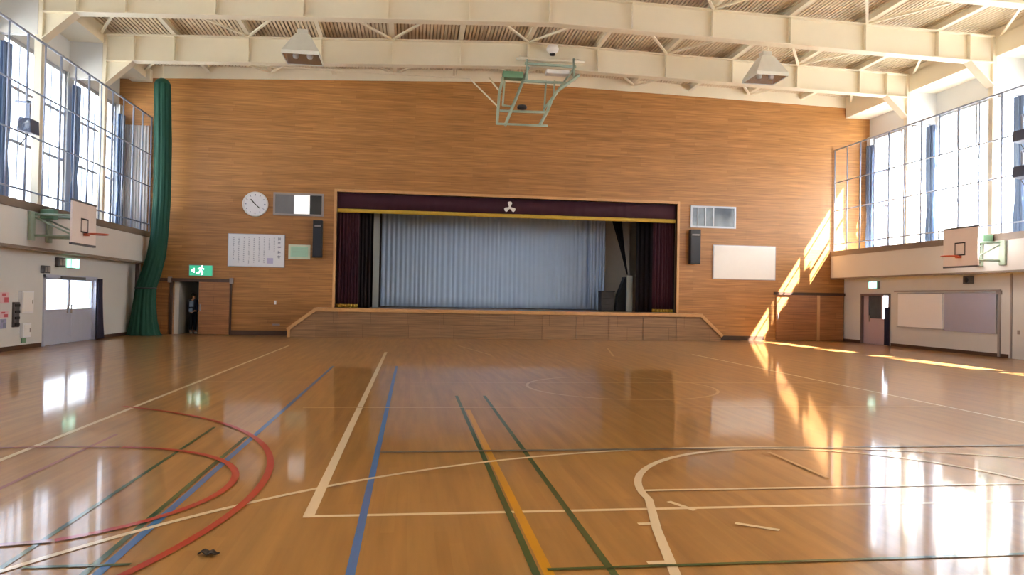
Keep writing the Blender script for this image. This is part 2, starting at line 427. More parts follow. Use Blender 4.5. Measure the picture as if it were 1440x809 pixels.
def drape(xa, xb, y, z0, z1, n, amp, seed, nv=8, flare=0, ph=None):
    rnd = random.Random(seed); k = [rnd.uniform(.75, 1.25) for _ in range(n + 2)]; cum = [0]
    for i in range(n): cum.append(cum[-1] + k[i])
    tot = cum[-1]
    def phase(u):
        s = u * tot
        for i in range(n):
            if s <= cum[i + 1] or i == n - 1: return i + (s - cum[i]) / k[i]
    a2 = [rnd.uniform(.5, 1.0) for _ in range(n + 2)]
    def fn(u, v):
        p = phase(u); i = int(p)
        x = xa + (xb - xa) * u + flare * (u - .5) * (1 - v)
        return (x, y + amp * a2[min(i, n)] * math.sin(2 * PI * p) * (1 - .25 * v), z0 + (z1 - z0) * v)
    return MB().grid(n * 10, nv, fn)

# valance with gold fringe and emblem
va = thing('stage_valance', (3.75, D + .14, 4.6), 'dark maroon valance across the stage top with gold fringe and white emblem', 'valance')
drape(S0 + .01, S1 - .01, D + .10, 4.74, ST - .02, 30, .012, 3, 2).build('valance_cloth', 'maroon', va, True, thick=.01)
mb = drape(S0 + .01, S1 - .01, D + .085, 4.60, 4.745, 60, .008, 4, 1); mb.build('gold_fringe', 'gold', va, True, thick=.012)
ec = at(717, 292, 1, D + .06)
mb = MB()
for a in (90, 210, 330):
    d = Vector((math.cos(math.radians(a)), 0, math.sin(math.radians(a)))); n = Vector((-d.z, 0, d.x))
    pts = [ec + d * r + n * w for r, w in ((.0, .035), (.08, .05), (.16, .085), (.215, .07), (.235, 0), (.215, -.07), (.16, -.085), (.08, -.05), (.0, -.035))]
    mb.prism(pts, (0, .012, 0))
recalc(mb.build('emblem', 'white', va, label='white three lobed emblem'))
# maroon side curtains (front pair) and black legs
def curtain(name, label, cat, parts, loc, group=None):
    t = thing(name, loc, label, cat, group)
    for (pn, mb, m, lb) in parts: mb.build(pn, m, t, True, thick=.012, label=lb)
    return t
curtain('stage_curtain', 'maroon stage curtain gathered at the left of the opening with gold hem', 'curtain',
        [('curtain_cloth', drape(S0 + .02, -2.02, D + .32, SB + .13, 4.95, 7, .06, 11), 'maroon', None),
         ('gold_hem', drape(S0 + .02, -2.02, D + .31, SB + .01, SB + .135, 7, .062, 11, 1), 'gold', 'gold hem band')], (-2.4, D + .3, SB), 'maroon side curtains')
curtain('stage_curtain', 'maroon stage curtain gathered at the right of the opening with gold hem', 'curtain',
        [('curtain_cloth', drape(9.45, S1 - .02, D + .32, SB + .13, 4.95, 7, .06, 12), 'maroon', None),
         ('gold_hem', drape(9.45, S1 - .02, D + .31, SB + .01, SB + .135, 7, .062, 12, 1), 'gold', 'gold hem band')], (9.9, D + .3, SB), 'maroon side curtains')
curtain('leg_curtain', 'black leg curtain beside the left maroon curtain on stage', 'curtain',
        [('curtain_cloth', drape(-2.9, -1.62, D + 1.0, SB, 5.1, 9, .05, 13), 'black_cloth', None)], (-2.3, D + 1, SB), 'black leg curtains')
curtain('leg_curtain', 'black leg curtain beside the right maroon curtain on stage', 'curtain',
        [('curtain_cloth', drape(8.98, 10.6, D + 1.0, SB, 5.1, 9, .05, 14), 'black_cloth', None)], (9.6, D + 1, SB), 'black leg curtains')
curtain('leg_curtain', 'narrow black curtain left of the grey backdrop curtain', 'curtain',
        [('curtain_cloth', drape(-3.1, -1.30, D + 3.2, SB, 5.3, 8, .05, 15), 'black_cloth', None)], (-2, D + 3.2, SB), 'black leg curtains')
p0 = at(526, 300, 1, D + 1.2); p1 = at(531, 436, 1, D + 1.2)
tag(MB().box(p0.x, p1.x + .02, D + 1.15, D + 1.3, SB, 5.15).build('wing_post', 'pale_panel', bevel=.01), 'slim grey post left of the grey backdrop curtain on stage', 'post')
bk = thing('backdrop_curtain', (3.5, D + 3.6, SB), 'wide grey blue pleated curtain closing the stage', 'curtain')
drape(-1.6, 7.75, D + 3.6, SB + .03, 5.6, 46, .022, 16, 10).build('curtain_cloth', 'grey_cloth', bk, True, thick=.01)
drape(7.6, 8.30, D + 3.3, SB + .03, 5.6, 5, .06, 17, 10).build('curtain_cloth', 'grey_cloth', bk, True, thick=.01)
MB().tube((-2.0, D + 3.6, 5.62), (8.6, D + 3.6, 5.62), .03).build('curtain_rail', 'alu', bk)
# tapering tied black curtain and grey column at the right of the stage
def taper(u, v):
    w = .30 * v ** 1.2 + .03; x = 9.05 - .62 * v + (u - .5) * w * 1.6 + .05
    return (x, D + 2.6 + .04 * math.sin(u * 6 * PI), 2.6 + 2.9 * v)
tag(MB().grid(24, 12, taper).build('tied_curtain', 'black_cloth', None, True, thick=.01), 'black curtain tied to a point right of the grey backdrop', 'curtain')
tag(MB().box(7.95, 9.62, D + 4.0, D + 4.15, SB, 5.6).build('wing_flat', 'wing', bevel=.01), 'grey upright wing flat behind the tied black curtain', 'panel')
cb = thing('cabinet', (8.2, D + 2.3, SB), 'low dark cabinet on the stage right of the backdrop curtain', 'cabinet')
MB().box(7.85, 8.42, D + 2.1, D + 2.6, SB, 1.85).build('cabinet_body', 'cabinet', cb, bevel=.015)
for k in range(3): MB().box(7.88, 8.39, D + 2.08, D + 2.1, SB + .06 + k * .26, SB + .28 + k * .26).build('drawer', 'cabinet', cb, bevel=.006)
MB().box(7.84, 8.43, D + 2.06, D + 2.62, 1.85, 1.89).build('cabinet_top', 'black', cb, bevel=.006)
pn = thing('lectern', (8.72, D + 2.0, SB), 'dark slanted lectern beside the pale upright panel on stage', 'lectern')
MB().prism([(8.45, D + 1.9, SB), (8.86, D + 1.9, SB), (8.86, D + 1.9, 2.45), (8.8, D + 1.9, 2.45), (8.52, D + 1.9, 1.75)], (0, .4, 0)).build('lectern_body', 'black', pn)
MB().box(8.78, 8.88, D + 1.86, D + 2.34, 2.44, 2.48).build('lectern_top', 'cabinet', pn)
tag(MB().box(8.70, 8.95, D + 1.3, D + 1.42, SB, 2.52).build('standing_panel', 'pale_panel', bevel=.012), 'pale upright panel standing at the right end of the stage', 'panel')

# ------------------------------------------------------------------ items on the front wall
F = D - .002
def rect(px0, py0, px1, py1, Y=D):
    a = at(px0, py0, 1, Y); b = at(px1, py1, 1, Y); return a.x, b.x, b.z, a.z
# clock
ck = thing('wall_clock', (-5.735, F, 4.78), 'round white wall clock above the notice board', 'clock')
c = Vector((-5.735, F, 4.78))
MB().lathe(c, [(0, 0), (.45, 0), (.46, -.03), (.44, -.075), (.40, -.08), (.395, -.05)], 'y', 40).build('clock_case', 'white', ck, True)
MB().lathe(c, [(0, -.052), (.398, -.052)], 'y', 40).build('clock_face', 'white_paper', ck)
mb = MB()
for k in range(12):
    a = k * PI / 6; d = Vector((math.sin(a), 0, math.cos(a))); mb.bar(c + d * .31 + Vector((0, -.056, 0)), c + d * .365 + Vector((0, -.056, 0)), .018 if k % 3 else .03, .006, (0, 1, 0))
mb.build('hour_marks', 'ink', ck)
def hand(nm, ang, l, w):
    a = math.radians(ang); d = Vector((math.sin(a), 0, math.cos(a)))
    MB().bar(c - d * .05 + Vector((0, -.062, 0)), c + d * l + Vector((0, -.062, 0)), w, .006, (0, 1, 0)).build(nm, 'black', ck)
hand('hour_hand', 318, .24, .035); hand('minute_hand', 132, .22, .03)
# control-room windows
def booth(nm, x0, x1, z0, z1, label, panes):
    t = thing(nm, ((x0 + x1) / 2, F, z0), label, 'window', kind='structure')
    w = .07
    mb = MB().box(x0, x1, F - .06, F, z1 - w, z1).box(x0, x1, F - .06, F, z0, z0 + w).box(x0, x0 + w, F - .06, F, z0 + w, z1 - w).box(x1 - w, x1, F - .06, F, z0 + w, z1 - w)
    mb.build('window_frame', 'bezel' if nm == 'window_1' else 'alu', t)
    L = x1 - x0 - 2 * w
    for a, b, m, dy in panes:
        MB().box(x0 + w + L * a, x0 + w + L * b, F - .03 - dy, F - .018 - dy, z0 + w, z1 - w).build('pane', m, t)
    return t
M['lit_pane'] = mat('lit white pane', (.9, .9, .9, 1), .3, emit=(1, 1, 1, 1), estr=.45)
M['pane_grey'] = mat('grey pane', lin(112, 112, 118), .08, var=.25, scale=1.5)
M['pane_black'] = mat('black pane', lin(38, 38, 40), .08)
M['pane_blue'] = mat('blue grey pane', lin(118, 130, 142), .08, var=.5, scale=3.5)
M['pane_slate'] = mat('slate pane', lin(72, 82, 96), .08, var=.5, scale=4)
bx = booth('window_1', -5.10, -3.30, 4.40, 5.24, 'control room window with one white pane left of the stage', [(0, .42, 'pane_grey', 0), (.40, .74, 'lit_pane', .012), (.74, 1, 'pane_black', 0)])
bx = booth('window_2', 10.86, 12.74, 4.44, 5.31, 'control room window with blue grey panes right of the stage', [(0, .54, 'pane_blue', 0), (.52, 1, 'pane_slate', .012)])
MB().box(11.44, 11.49, F - .055, F - .03, 4.51, 5.24).box(11.78, 11.83, F - .055, F - .03, 4.51, 5.24).box(11.14, 11.17, F - .055, F - .03, 4.51, 5.24).build('sash_bar', 'alu', bx)
# song board with columns of brushed characters
nb = thing('notice_board', (-5.66, F, 2.5), 'white board with vertical columns of grey characters beneath the wall clock', 'board')
bx0, bx1, bz0, bz1 = -6.64, -4.68, 2.50, 3.67
MB().box(bx0, bx1, F - .05, F, bz0, bz1).build('board_panel', 'white_paper', nb, bevel=.006)
MB().box(bx0 - .02, bx1 + .02, F - .035, F, bz1, bz1 + .02).box(bx0 - .02, bx1 + .02, F - .035, F, bz0 - .02, bz0).box(bx0 - .02, bx0, F - .035, F, bz0, bz1).box(bx1, bx1 + .02, F - .035, F, bz0, bz1).build('board_edge', 'alu', nb)
def glyphs(mb, x, z0, z1, size, n, rnd):
    st_ = (z1 - z0) / n
    for k in range(n):
        cx, cz = x, z1 - (k + .5) * st_
        for _ in range(4):
            h = rnd.random() < .55; l = size * rnd.uniform(.35, .9) / 2; ox, oz = rnd.uniform(-.3, .3) * size, rnd.uniform(-.32, .32) * size
            if h: mb.box(cx + ox * .2 - l, cx + ox * .2 + l, F - .053, F - .05, cz + oz - size * .06, cz + oz + size * .06)
            else: mb.box(cx + ox - size * .06, cx + ox + size * .06, F - .053, F - .05, cz + oz * .2 - l, cz + oz * .2 + l)
rnd = random.Random(5); mb = MB()
for k, (n, s, a, b) in enumerate([(5, .13, .25, .95), (9, .055, .45, .93), (8, .055, .52, .9), (14, .055, .1, .95), (14, .055, .15, .93), (13, .055, .1, .9), (14, .055, .08, .93), (13, .055, .12, .92), (14, .055, .1, .93), (12, .055, .2, .92)]):
    x = bx1 - .17 - k * .178
    glyphs(mb, x, bz0 + (bz1 - bz0) * a, bz0 + (bz1 - bz0) * b, s, n, rnd)
mb.build('lettering', 'ink', nb, label='grey brushed characters')
MB().box(bx1 - .60, bx1 - .38, F - .053, F - .05, bz0 + .12, bz0 + .32).build('seal_mark', 'violet_ink', nb, label='pale violet mark')
wb = thing('notice_board', (13.13, F, 2.43), 'plain white board on the brown wall right of the stage', 'board')
MB().box(11.84, 14.42, F - .055, F, 2.44, 3.75).build('board_panel', 'white', wb, bevel=.006)
MB().box(11.81, 14.45, F - .04, F, 3.75, 3.775).box(11.81, 14.45, F - .04, F, 2.415, 2.44).box(11.81, 11.84, F - .04, F, 2.44, 3.75).box(14.42, 14.45, F - .04, F, 2.44, 3.75).build('board_edge', 'alu', wb)
gn = thing('paper_notice', (-4.14, F, 2.81), 'small mint green notice beside the white character board', 'notice')
MB().box(-4.53, -3.75, F - .02, F, 2.81, 3.34).build('notice_border', 'mint_edge', gn)
MB().box(-4.45, -3.83, F - .024, F - .02, 2.88, 3.27).build('notice_sheet', 'mint_paper', gn)
mb = MB(); rnd = random.Random(9)
for r in range(6):
    for q in range(9): mb.box(-4.40 + q * .06, -4.40 + q * .06 + rnd.uniform(.02, .05), F - .026, F - .024, 3.2 - r * .055, 3.21 - r * .055)
mb.build('lettering', 'sign_case', gn)
def pa(x0, x1, z0, z1, label):
    t = thing('loudspeaker', ((x0 + x1) / 2, F, z0), label, 'loudspeaker', 'column loudspeakers by the stage')
    MB().box(x0, x1, F - .28, F - .06, z0, z1).build('speaker_cabinet', 'black', t, bevel=.015)
    MB().box(x0 + .04, x1 - .04, F - .292, F - .28, z0 + .06, z1 - .30).build('speaker_grille', 'char', t)
    MB().box(x0 + .06, x1 - .06, F - .292, F - .28, z1 - .24, z1 - .18).build('badge', 'bezel', t)
    for zz in (z0 + .1, z1 - .3): MB().box((x0 + x1) / 2 - .1, (x0 + x1) / 2 + .1, F - .06, F, zz, zz + .2).build('wall_bracket', 'bezel', t)
    return t
pa(-3.64, -3.30, 2.88, 4.24, 'black column loudspeaker left of the stage opening')
pa(10.78, 11.20, 2.98, 4.34, 'black column loudspeaker right of the stage opening')
# exit sign over the open door
def pict(mb, P, s):
    """running figure in a doorway; P(a, b) -> outline point, a across, b up"""
    def pl(pts): mb.prism([P(a * s, b * s) for a, b in pts], pict.off)
    pl([(.05, .30), (.14, .30), (.14, .42), (.05, .42)])
    pl([(-.08, .02), (.06, .02), (.12, .28), (-.02, .28)])
    pl([(-.02, .28), (-.25, .16), (-.22, .09), (.0, .19)])
    pl([(.10, .26), (.28, .14), (.25, .08), (.08, .18)])
    pl([(.06, .02), (.2, -.12), (.12, -.38), (.04, -.36), (.09, -.14), (-.04, -.02)])
    pl([(-.08, .02), (.02, -.02), (-.14, -.24), (-.36, -.26), (-.36, -.18), (-.18, -.17)])
def exit_sign(label, x0, x1, z0, z1):
    t = thing('exit_sign', ((x0 + x1) / 2, F, z0), label, 'exit sign', 'lit green exit signs')
    MB().box(x0 - .02, x1 + .02, F - .09, F, z0 - .02, z1 + .02).build('sign_case', 'sign_case', t)
    MB().box(x0, x1, F - .1, F - .09, z0, z1).build('sign_face', 'exit_green', t)
    mb = MB(); cx, cz = (x0 + x1) / 2, (z0 + z1) / 2; pict.off = (0, -.006, 0)
    pict(mb, lambda a, b: (cx + a, F - .1, cz + b), .42)
    pict.off = (0, -.006, 0)
    mb.prism([(cx - .33, F - .1, cz), (cx - .22, F - .1, cz + .09), (cx - .22, F - .1, cz - .09)], (0, -.006, 0))
    mb.build('pictogram', 'exit_white', t)
    return t
exit_sign('green lit exit sign over the half open wooden door', -7.95, -7.17, 2.13, 2.49)
# sliding wooden door, door track and the corridor behind
dr = thing('door_1', (-7.1, D - .05, 0), 'wooden sliding door slid half open left of the stage', 'door', kind='structure')
MB().box(-7.62, -6.56, D - .07, D - .02, .02, 1.90).build('door_leaf', 'door_wood', dr, bevel=.006)
MB().box(-9.25, -6.52, D - .10, D, 1.90, 2.02).build('door_track', 'dark_trim', dr, bevel=.006)
for px in (-8.62, -6.50): MB().box(px - .06, px + .06, D - .12, D - .001, 1.86, 2.06).build('track_end', 'bezel', dr)
MB().box(-7.58, -7.53, D - .085, D - .07, .85, 1.1).build('door_handle', 'bezel', dr)
MB().box(-8.62, -8.52, D - .06, D, 0, 1.90).build('door_jamb', 'dark_trim', dr)
MB().box(-9.30, -8.66, D - .045, D - .01, .02, 1.88).build('side_panel', 'door_wood', dr)
MB().box(-6.55, -6.49, D - .05, D - .001, 0, 1.86).build('door_jamb', 'dark_trim', dr)
cr = thing('wall_corridor', (-8, D + 1.5, 0), 'pale corridor seen through the half open wooden door', 'wall', kind='structure')
MB().box(-8.62, -8.36, D + .165, D + 2.6, 0, 2.3).build('corridor_side', 'paint', cr)
MB().box(-8.62, -6.3, D + 2.6, D + 2.75, 0, 2.3).build('corridor_back', 'gallery', cr)
MB().box(-6.6, -6.4, D + .165, D + 2.6, 0, 2.3).build('corridor_side', 'paint', cr)
MB().box(-8.62, -6.3, D + .165, D + 2.75, 2.3, 2.4).build('corridor_ceiling', 'paint', cr)
MB().box(-8.62, -6.3, D + .165, D + 2.75, -.1, -.002).build('corridor_floor', 'floor', cr)
# right wooden sliding doors on the front wall
dr2 = thing('door_2', (15.9, D - .05, 0), 'pair of closed wooden sliding doors in the right front corner', 'door', kind='structure')
for a, b in ((14.5, 16.24), (16.36, 17.40)): MB().box(a, b, D - .06, D - .001, .02, 1.84).build('door_leaf', 'door_wood', dr2, bevel=.006)
MB().box(14.40, 17.44, D - .10, D - .001, 1.84, 1.95).build('door_track', 'dark_trim', dr2)
MB().box(16.24, 16.36, D - .08, D - .001, 0, 1.84).build('door_post', 'trim_wood', dr2)
MB().box(14.56, 14.60, D - .075, D - .06, .85, 1.1).build('door_handle', 'bezel', dr2)
# little sockets on the wall
tag(MB().box(-5.0, -4.92, F - .02, F, 1.13, 1.27).build('light_switch', 'white', bevel=.006), 'tiny white switch on the brown wall above the baseboard', 'switch')
tag(MB().box(-5.04, -4.78, F - .02, F, .36, .42).build('wall_socket', 'bezel', bevel=.006), 'low grey wall socket near the sloped left stage end', 'socket')

# ------------------------------------------------------------------ side walls
def side(sgn):
    left = sgn < 0; X = XL if left else XR; G = GL if left else GR; W = WL if left else WR; CI = CL if left else CR
    nm = 'left' if left else 'right'
    w = thing('wall_' + nm, (X, 10, 0), ('cream left' if left else 'cream right') + ' side wall with gallery, columns and tall windows above', 'wall', kind='structure')
    hole = (21.05, 24.32, 0, 1.9) if left else (24.90, 26.58, 0, 1.88)
    mb = MB(); wall_cells(mb, [YB, D], None, 0, 2.6, [hole], lambda u, z, d: (X + sgn * .2 * d, u, z), .2); mb.build('lower_wall', 'paint', w)
    a, b = sorted((G, W + sgn * .2))
    MB().box(a, b, YB, D - .002, 2.52, 3.44).build('gallery_front', 'gallery', w)
    a, b = sorted((G - sgn * .03, G + sgn * .22))
    MB().box(a, b, YB, D - .002, 3.44, 3.64).build('gallery_ledge', 'ledge', w, bevel=.01, label='brown ledge')
    a, b = sorted((G - sgn * .012, G + sgn * .05))
    MB().box(a, b, YB, D - .003, 2.50, 2.56).build('drip_edge', 'ledge', w)
    # upper wall: sill strip, head strip and piers
    sill, head = 3.85, (8.15 if left else 8.35)
    a, b = sorted((W, W + sgn * .2))
    MB().box(a, b, YB, D, 3.44, sill).build('window_sill', 'paint', w)
    MB().box(a, b, YB, D, head, 10.6).build('upper_wall', 'paint', w)
    a2, b2 = sorted((CI + sgn * .08, W))
    MB().box(a2, b2, YB, D - .001, 9.12, zb(CI) + GH + .19).build('eaves_box', 'steel', w)
    for y in GIRD:
        a, b = sorted((CI, W + sgn * .2))
        MB().box(*sorted((CI, CI + sgn * .18)), y - .09, y + .09, 3.44, zb(CI) + GH).build('column', 'steel', w, bevel=.01)
        a, b = sorted((CI + sgn * .10, W + sgn * .1))
        MB().box(a, b, y - .10, y + .10, 8.0, zb(CI) + GH - .02).build('column_head', 'paint', w, bevel=.01)
        MB().box(*sorted((W - sgn * .03, W + sgn * .2)), y - .2, y + .2, sill, head).build('pier', 'paint', w)
    MB().box(*sorted((W - sgn * .12, W + sgn * .2)), D - .24, D - .001, sill, head).build('pier', 'paint', w)
    # baseboard
    a, b = sorted((X - sgn * .02, X))
    segs = ((YB, 21.0), (24.38, D)) if left else ((19.45, 24.8), (26.68, D))
    mb = MB()
    for s, e in segs: mb.box(a, b, s, e, 0, .11)
    o = mb.build('baseboard_' + nm, 'dark_trim'); tag(o, f'dark baseboard along the {nm} side wall', 'baseboard', kind='structure')
    # windows
    ys = [D - .24 - .0] + [y for y in GIRD] + [YB]
    for i in range(len(ys) - 1):
        y1 = ys[i] - (.2 if i else 0); y0 = ys[i + 1] + (.2 if i + 1 < len(ys) - 1 else 0)
        nth = ['first', 'second', 'third'][i] if i < 3 else None
        lab = (f'tall gallery window in the {nth} bay from the front wall on the {nm}' if nth else f'tall gallery window further back along the {nm} wall')
        t = thing('window_%d' % (3 + i + (0 if left else 10)), (W, (y0 + y1) / 2, sill), lab, 'window', None if nth else f'{nm} gallery windows further back', 'structure')
        fx = W + sgn * .06; q = .032
        mb = MB()
        mb.box(*sorted((fx - q, fx + q)), y0, y0 + .07, sill, head).box(*sorted((fx - q, fx + q)), y1 - .07, y1, sill, head)
        mb.box(*sorted((fx - q, fx + q)), y0, y1, sill, sill + .08).box(*sorted((fx - q, fx + q)), y0, y1, head - .12, head)
        for k in (1, 2, 3):
            yy = y0 + (y1 - y0) * k / 4; hw = .032 if k == 2 else .02
            mb.box(*sorted((fx - q * .8, fx + q * .8)), yy - hw, yy + hw, sill, head)
        for z in (5.44, 6.85):
            mb.box(*sorted((fx - q * .7, fx + q * .7)), y0, y1, z - .04, z + .04)
        mb.build('window_frame', 'alu', t)
        MB().box(*sorted((fx - .006, fx + .006)), y0 + .02, y1 - .02, sill + .02, head - .02).build('pane', 'glass', t)
        # blue-grey curtain bundle at the bay's front end
        cx = W - sgn * .22; cy = y1 + (.12 if i else -.12)
        def bundle(u, v, cx=cx, cy=cy, i=i):
            a = 2 * PI * u; r = (.13 + .05 * math.cos(7 * a + i)) * (1 - .35 * math.exp(-((v - .3) / .1) ** 2))
            return (cx + .55 * r * math.cos(a), cy + 1.25 * r * math.sin(a), sill - .05 + (head - .35 - sill) * v)
        o = MB().grid(56, 16, bundle).build('gathered_curtain', 'blue_cloth', None, True)
        seen = i < 2 or (left and i == 2)
        tag(o, f'slate blue curtain gathered in the {nth} window bay from the front wall, {nm} gallery' if seen else f'slate blue gathered curtain further back along the {nm} gallery', 'curtain', 'gathered blue gallery curtains' if seen else f'{nm} gallery curtains further back')
        if not left:
            def sh(u, v, y0=y0, y1=y1, i=i):
                return (W - .16 + .035 * math.sin(u * 46 + .6 * math.sin(u * 9)), y0 + .16 + (y1 - y0 - (.28 if i else 1.5)) * u, 3.75 + 3.12 * v)
            t2 = thing('sheer_curtain', (W - .16, (y0 + y1) / 2, 3.75), (f'white sheer curtain across the {nth} window bay from the front wall, right gallery' if i < 2 else 'white sheer curtain further back along the right gallery'), 'curtain', 'white sheer gallery curtains' if i < 2 else 'right sheer curtains further back')
            MB().grid(150, 6, sh).build('curtain_cloth', 'sheer', t2, True)
            MB().tube((W - .16, y0 + .14, 6.9), (W - .16, y1 - (.1 if i else 1.3), 6.9), .018).build('curtain_rod', 'alu', t2)
    return w
wallL = side(-1); wallR = side(1)
# pale sheet added to imitate haze over the left gallery's end wall
def endsheet(xa, xb, lab, m):
    drapes = drape(xa, xb, D - .14, 3.66, 7.45, 9, .035, 31)
    tag(drapes.build('haze_sheet', m, None, True), lab, 'curtain')
endsheet(-10.3, -9.42, 'pale grey sheet standing in for haze at the end of the left gallery', 'haze_sheer')
wb_ = MB().box(WL - .2, WR + .2, YB - .2, YB, 0, 10.8).build('wall_back', 'paint'); tag(wb_, 'rear wall behind the photographer', 'wall', kind='structure')

# gallery guard rails
def guard(sgn):
    left = sgn < 0; G = GL if left else GR; x = G + sgn * .10; nm = 'left' if left else 'right'
    t = thing('guard_rail', (x, 20, 3.64), f'tall blue grey guard rail grid along the {nm} gallery edge', 'railing', 'gallery guard rails')
    y = 27.72
    ys = []
    while y > 6: ys.append(y); y -= .852
    for k, y in enumerate(ys):
        MB().tube((x, y, 3.62), (x, y, 7.76), .03 if k % 2 == 0 else .022, 8).build('rail_post', 'rail', t, True)
    for z, r in ((7.76, .032), (6.42, .022), (5.28, .022), (3.92, .022)):
        MB().tube((x, 6, z), (x, 27.75, z), r, 8).build('rail_bar', 'rail', t, True)
    return t
guard(-1); guard(1)

# ------------------------------------------------------------------ ceiling, girders, purlins, braces
def zt(x): return zb(x) + GH
ce = thing('ceiling', (3.65, 10, 10), 'low pitched cream batten ceiling over the steel beams', 'ceiling', kind='structure')
mb = MB()
for a, b in ((WL - .2, RIDGE), (RIDGE, WR + .2)):
    mb.prism([(a, YB, zt(a) + .30), (b, YB, zt(b) + .30), (b, YB, zt(b) + .42), (a, YB, zt(a) + .42)], (0, D + .2 - YB, 0))
mb.build('roof_board', 'deck_dark', ce)
mb = MB(); x = WL
while x < WR:
    z = zt(x) + .22; mb.box(x, x + .075, 10.0, D - .03, z, z + .10); x += .115
mb.build('battens', 'deck', ce)
mb = MB()
for a, b in ((WL, RIDGE), (RIDGE, WR)): mb.prism([(a, YB, zt(a) + .24), (b, YB, zt(b) + .24), (b, YB, zt(b) + .31), (a, YB, zt(a) + .31)], (0, 10 - YB, 0))
mb.build('rear_lining', 'deck', ce)

def girder(y, nth):
    t = thing('roof_girder', (RIDGE, y, zb(RIDGE)), f'cream steel roof girder, {nth}', 'beam', 'cream steel roof girders', 'structure')
    xs = [CL, RIDGE, CR]
    def seg(y0, y1, f0, f1, name):
        mb = MB()
        for a, b in zip(xs, xs[1:]): mb.prism([(a, y0, zb(a) + f0), (b, y0, zb(b) + f0), (b, y0, zb(b) + f1), (a, y0, zb(a) + f1)], (0, y1 - y0, 0))
        return recalc(mb.build(name, 'steel', t))
    seg(y - .16, y + .16, 0, .03, 'bottom_flange'); seg(y - .16, y + .16, GH - .03, GH, 'top_flange'); seg(y - .012, y + .012, .03, GH - .03, 'web')
    st_x = PUR[1:-1] + [-8.65, 16.55]
    for x in st_x:
        MB().box(x - .012, x + .012, y - .15, y - .012, zb(x) + .03, zb(x) + GH - .03).build('stiffener', 'steel', t)
    for sgn, CI in ((-1, CL), (1, CR)):
        # haunch: tapered web with sloping flange under the girder end
        z = zb(CI); dx = -sgn * .78
        MB().prism([(CI, y - .012, z), (CI + dx, y - .012, zb(CI + dx)), (CI, y - .012, z - .70)], (0, .024, 0)).build('haunch', 'steel', t)
        A, B = Vector((CI + dx, y, zb(CI + dx))), Vector((CI, y, z - .70))
        MB().bar(A, B, .32, .03, (0, 0, 1)).build('haunch_flange', 'steel', t)
for y, n in ((24.0, 'nearest the stage wall'), (20.1, 'second from the stage wall'), (16.2, 'third from the stage wall'), (12.3, 'fourth from the stage wall'), (8.4, 'fifth from the stage wall')): girder(y, n)
for k, x in enumerate(PUR):
    z = zt(x); w = .07
    mb = MB().box(x - w, x + w, 8.4, D - .035, z, z + .02).box(x - .008, x + .008, 8.4, D - .035, z + .02, z + .20).box(x - w, x + w, 8.4, D - .035, z + .20, z + .22)
    o = mb.build('roof_purlin', 'steel')
    tag(o, f'cream purlin running towards the stage wall, {["first","second","third","fourth","fifth","sixth","seventh","eighth","ninth","tenth","eleventh","twelfth","thirteenth"][k]} from the left', 'beam', 'roof purlins', 'structure')
bays = [(20.1, 24.0, 'bay between the two girders nearest the stage'), (24.0, D - .05, 'bay beside the stage wall'), (16.2, 20.1, 'bay between the second and third girders from the stage')]
for (ya, yb, lb) in bays:
    for k in range(len(PUR) - 1):
        even, odd = (k + 1, k) if k % 2 == 0 else (k, k + 1)
        # the far end of each brace sits at every other purlin, the near end at the ones between
        far, near = (PUR[k], PUR[k + 1]) if k % 2 == 0 else (PUR[k + 1], PUR[k])
        A = Vector((near, ya + .18, zt(near) - .03)); B = Vector((far, yb - .18, zt(far) - .03))
        mb = MB().bar(A, B, .075, .05); mb.bar(A - Vector((0, 0, .0)), A + (B - A) * .06, .16, .02)
        o = mb.build('roof_brace', 'steel')
        tag(o, f'slanted cream roof brace in the {lb}, {["first","second","third","fourth","fifth","sixth","seventh","eighth","ninth","tenth","eleventh","twelfth"][k]} from the left', 'brace', 'slanted roof braces', 'structure')

# small round fittings in the eaves box soffits
for (px, py, lab, sx) in ((196, 104, 'round black fitting under the eaves, left front corner', -1), (1212, 151, 'round black fitting under the eaves, right front corner', 1)):
    p = at(px, py, 1, D - .30)
    t = thing('ceiling_speaker', (p.x, D, p.z), lab, 'fitting', 'round eaves fittings')
    MB().box(p.x - .36, p.x + .36, D - .28, D - .002, p.z - .2, p.z + .22).build('fitting_box', 'steel', t, bevel=.01)
    MB().lathe((p.x, D - .285, p.z), [(0, -.01), (.06, -.01), (.075, 0), (.075, .02)], 'y', 20).build('fitting_grille', 'black', t, True)

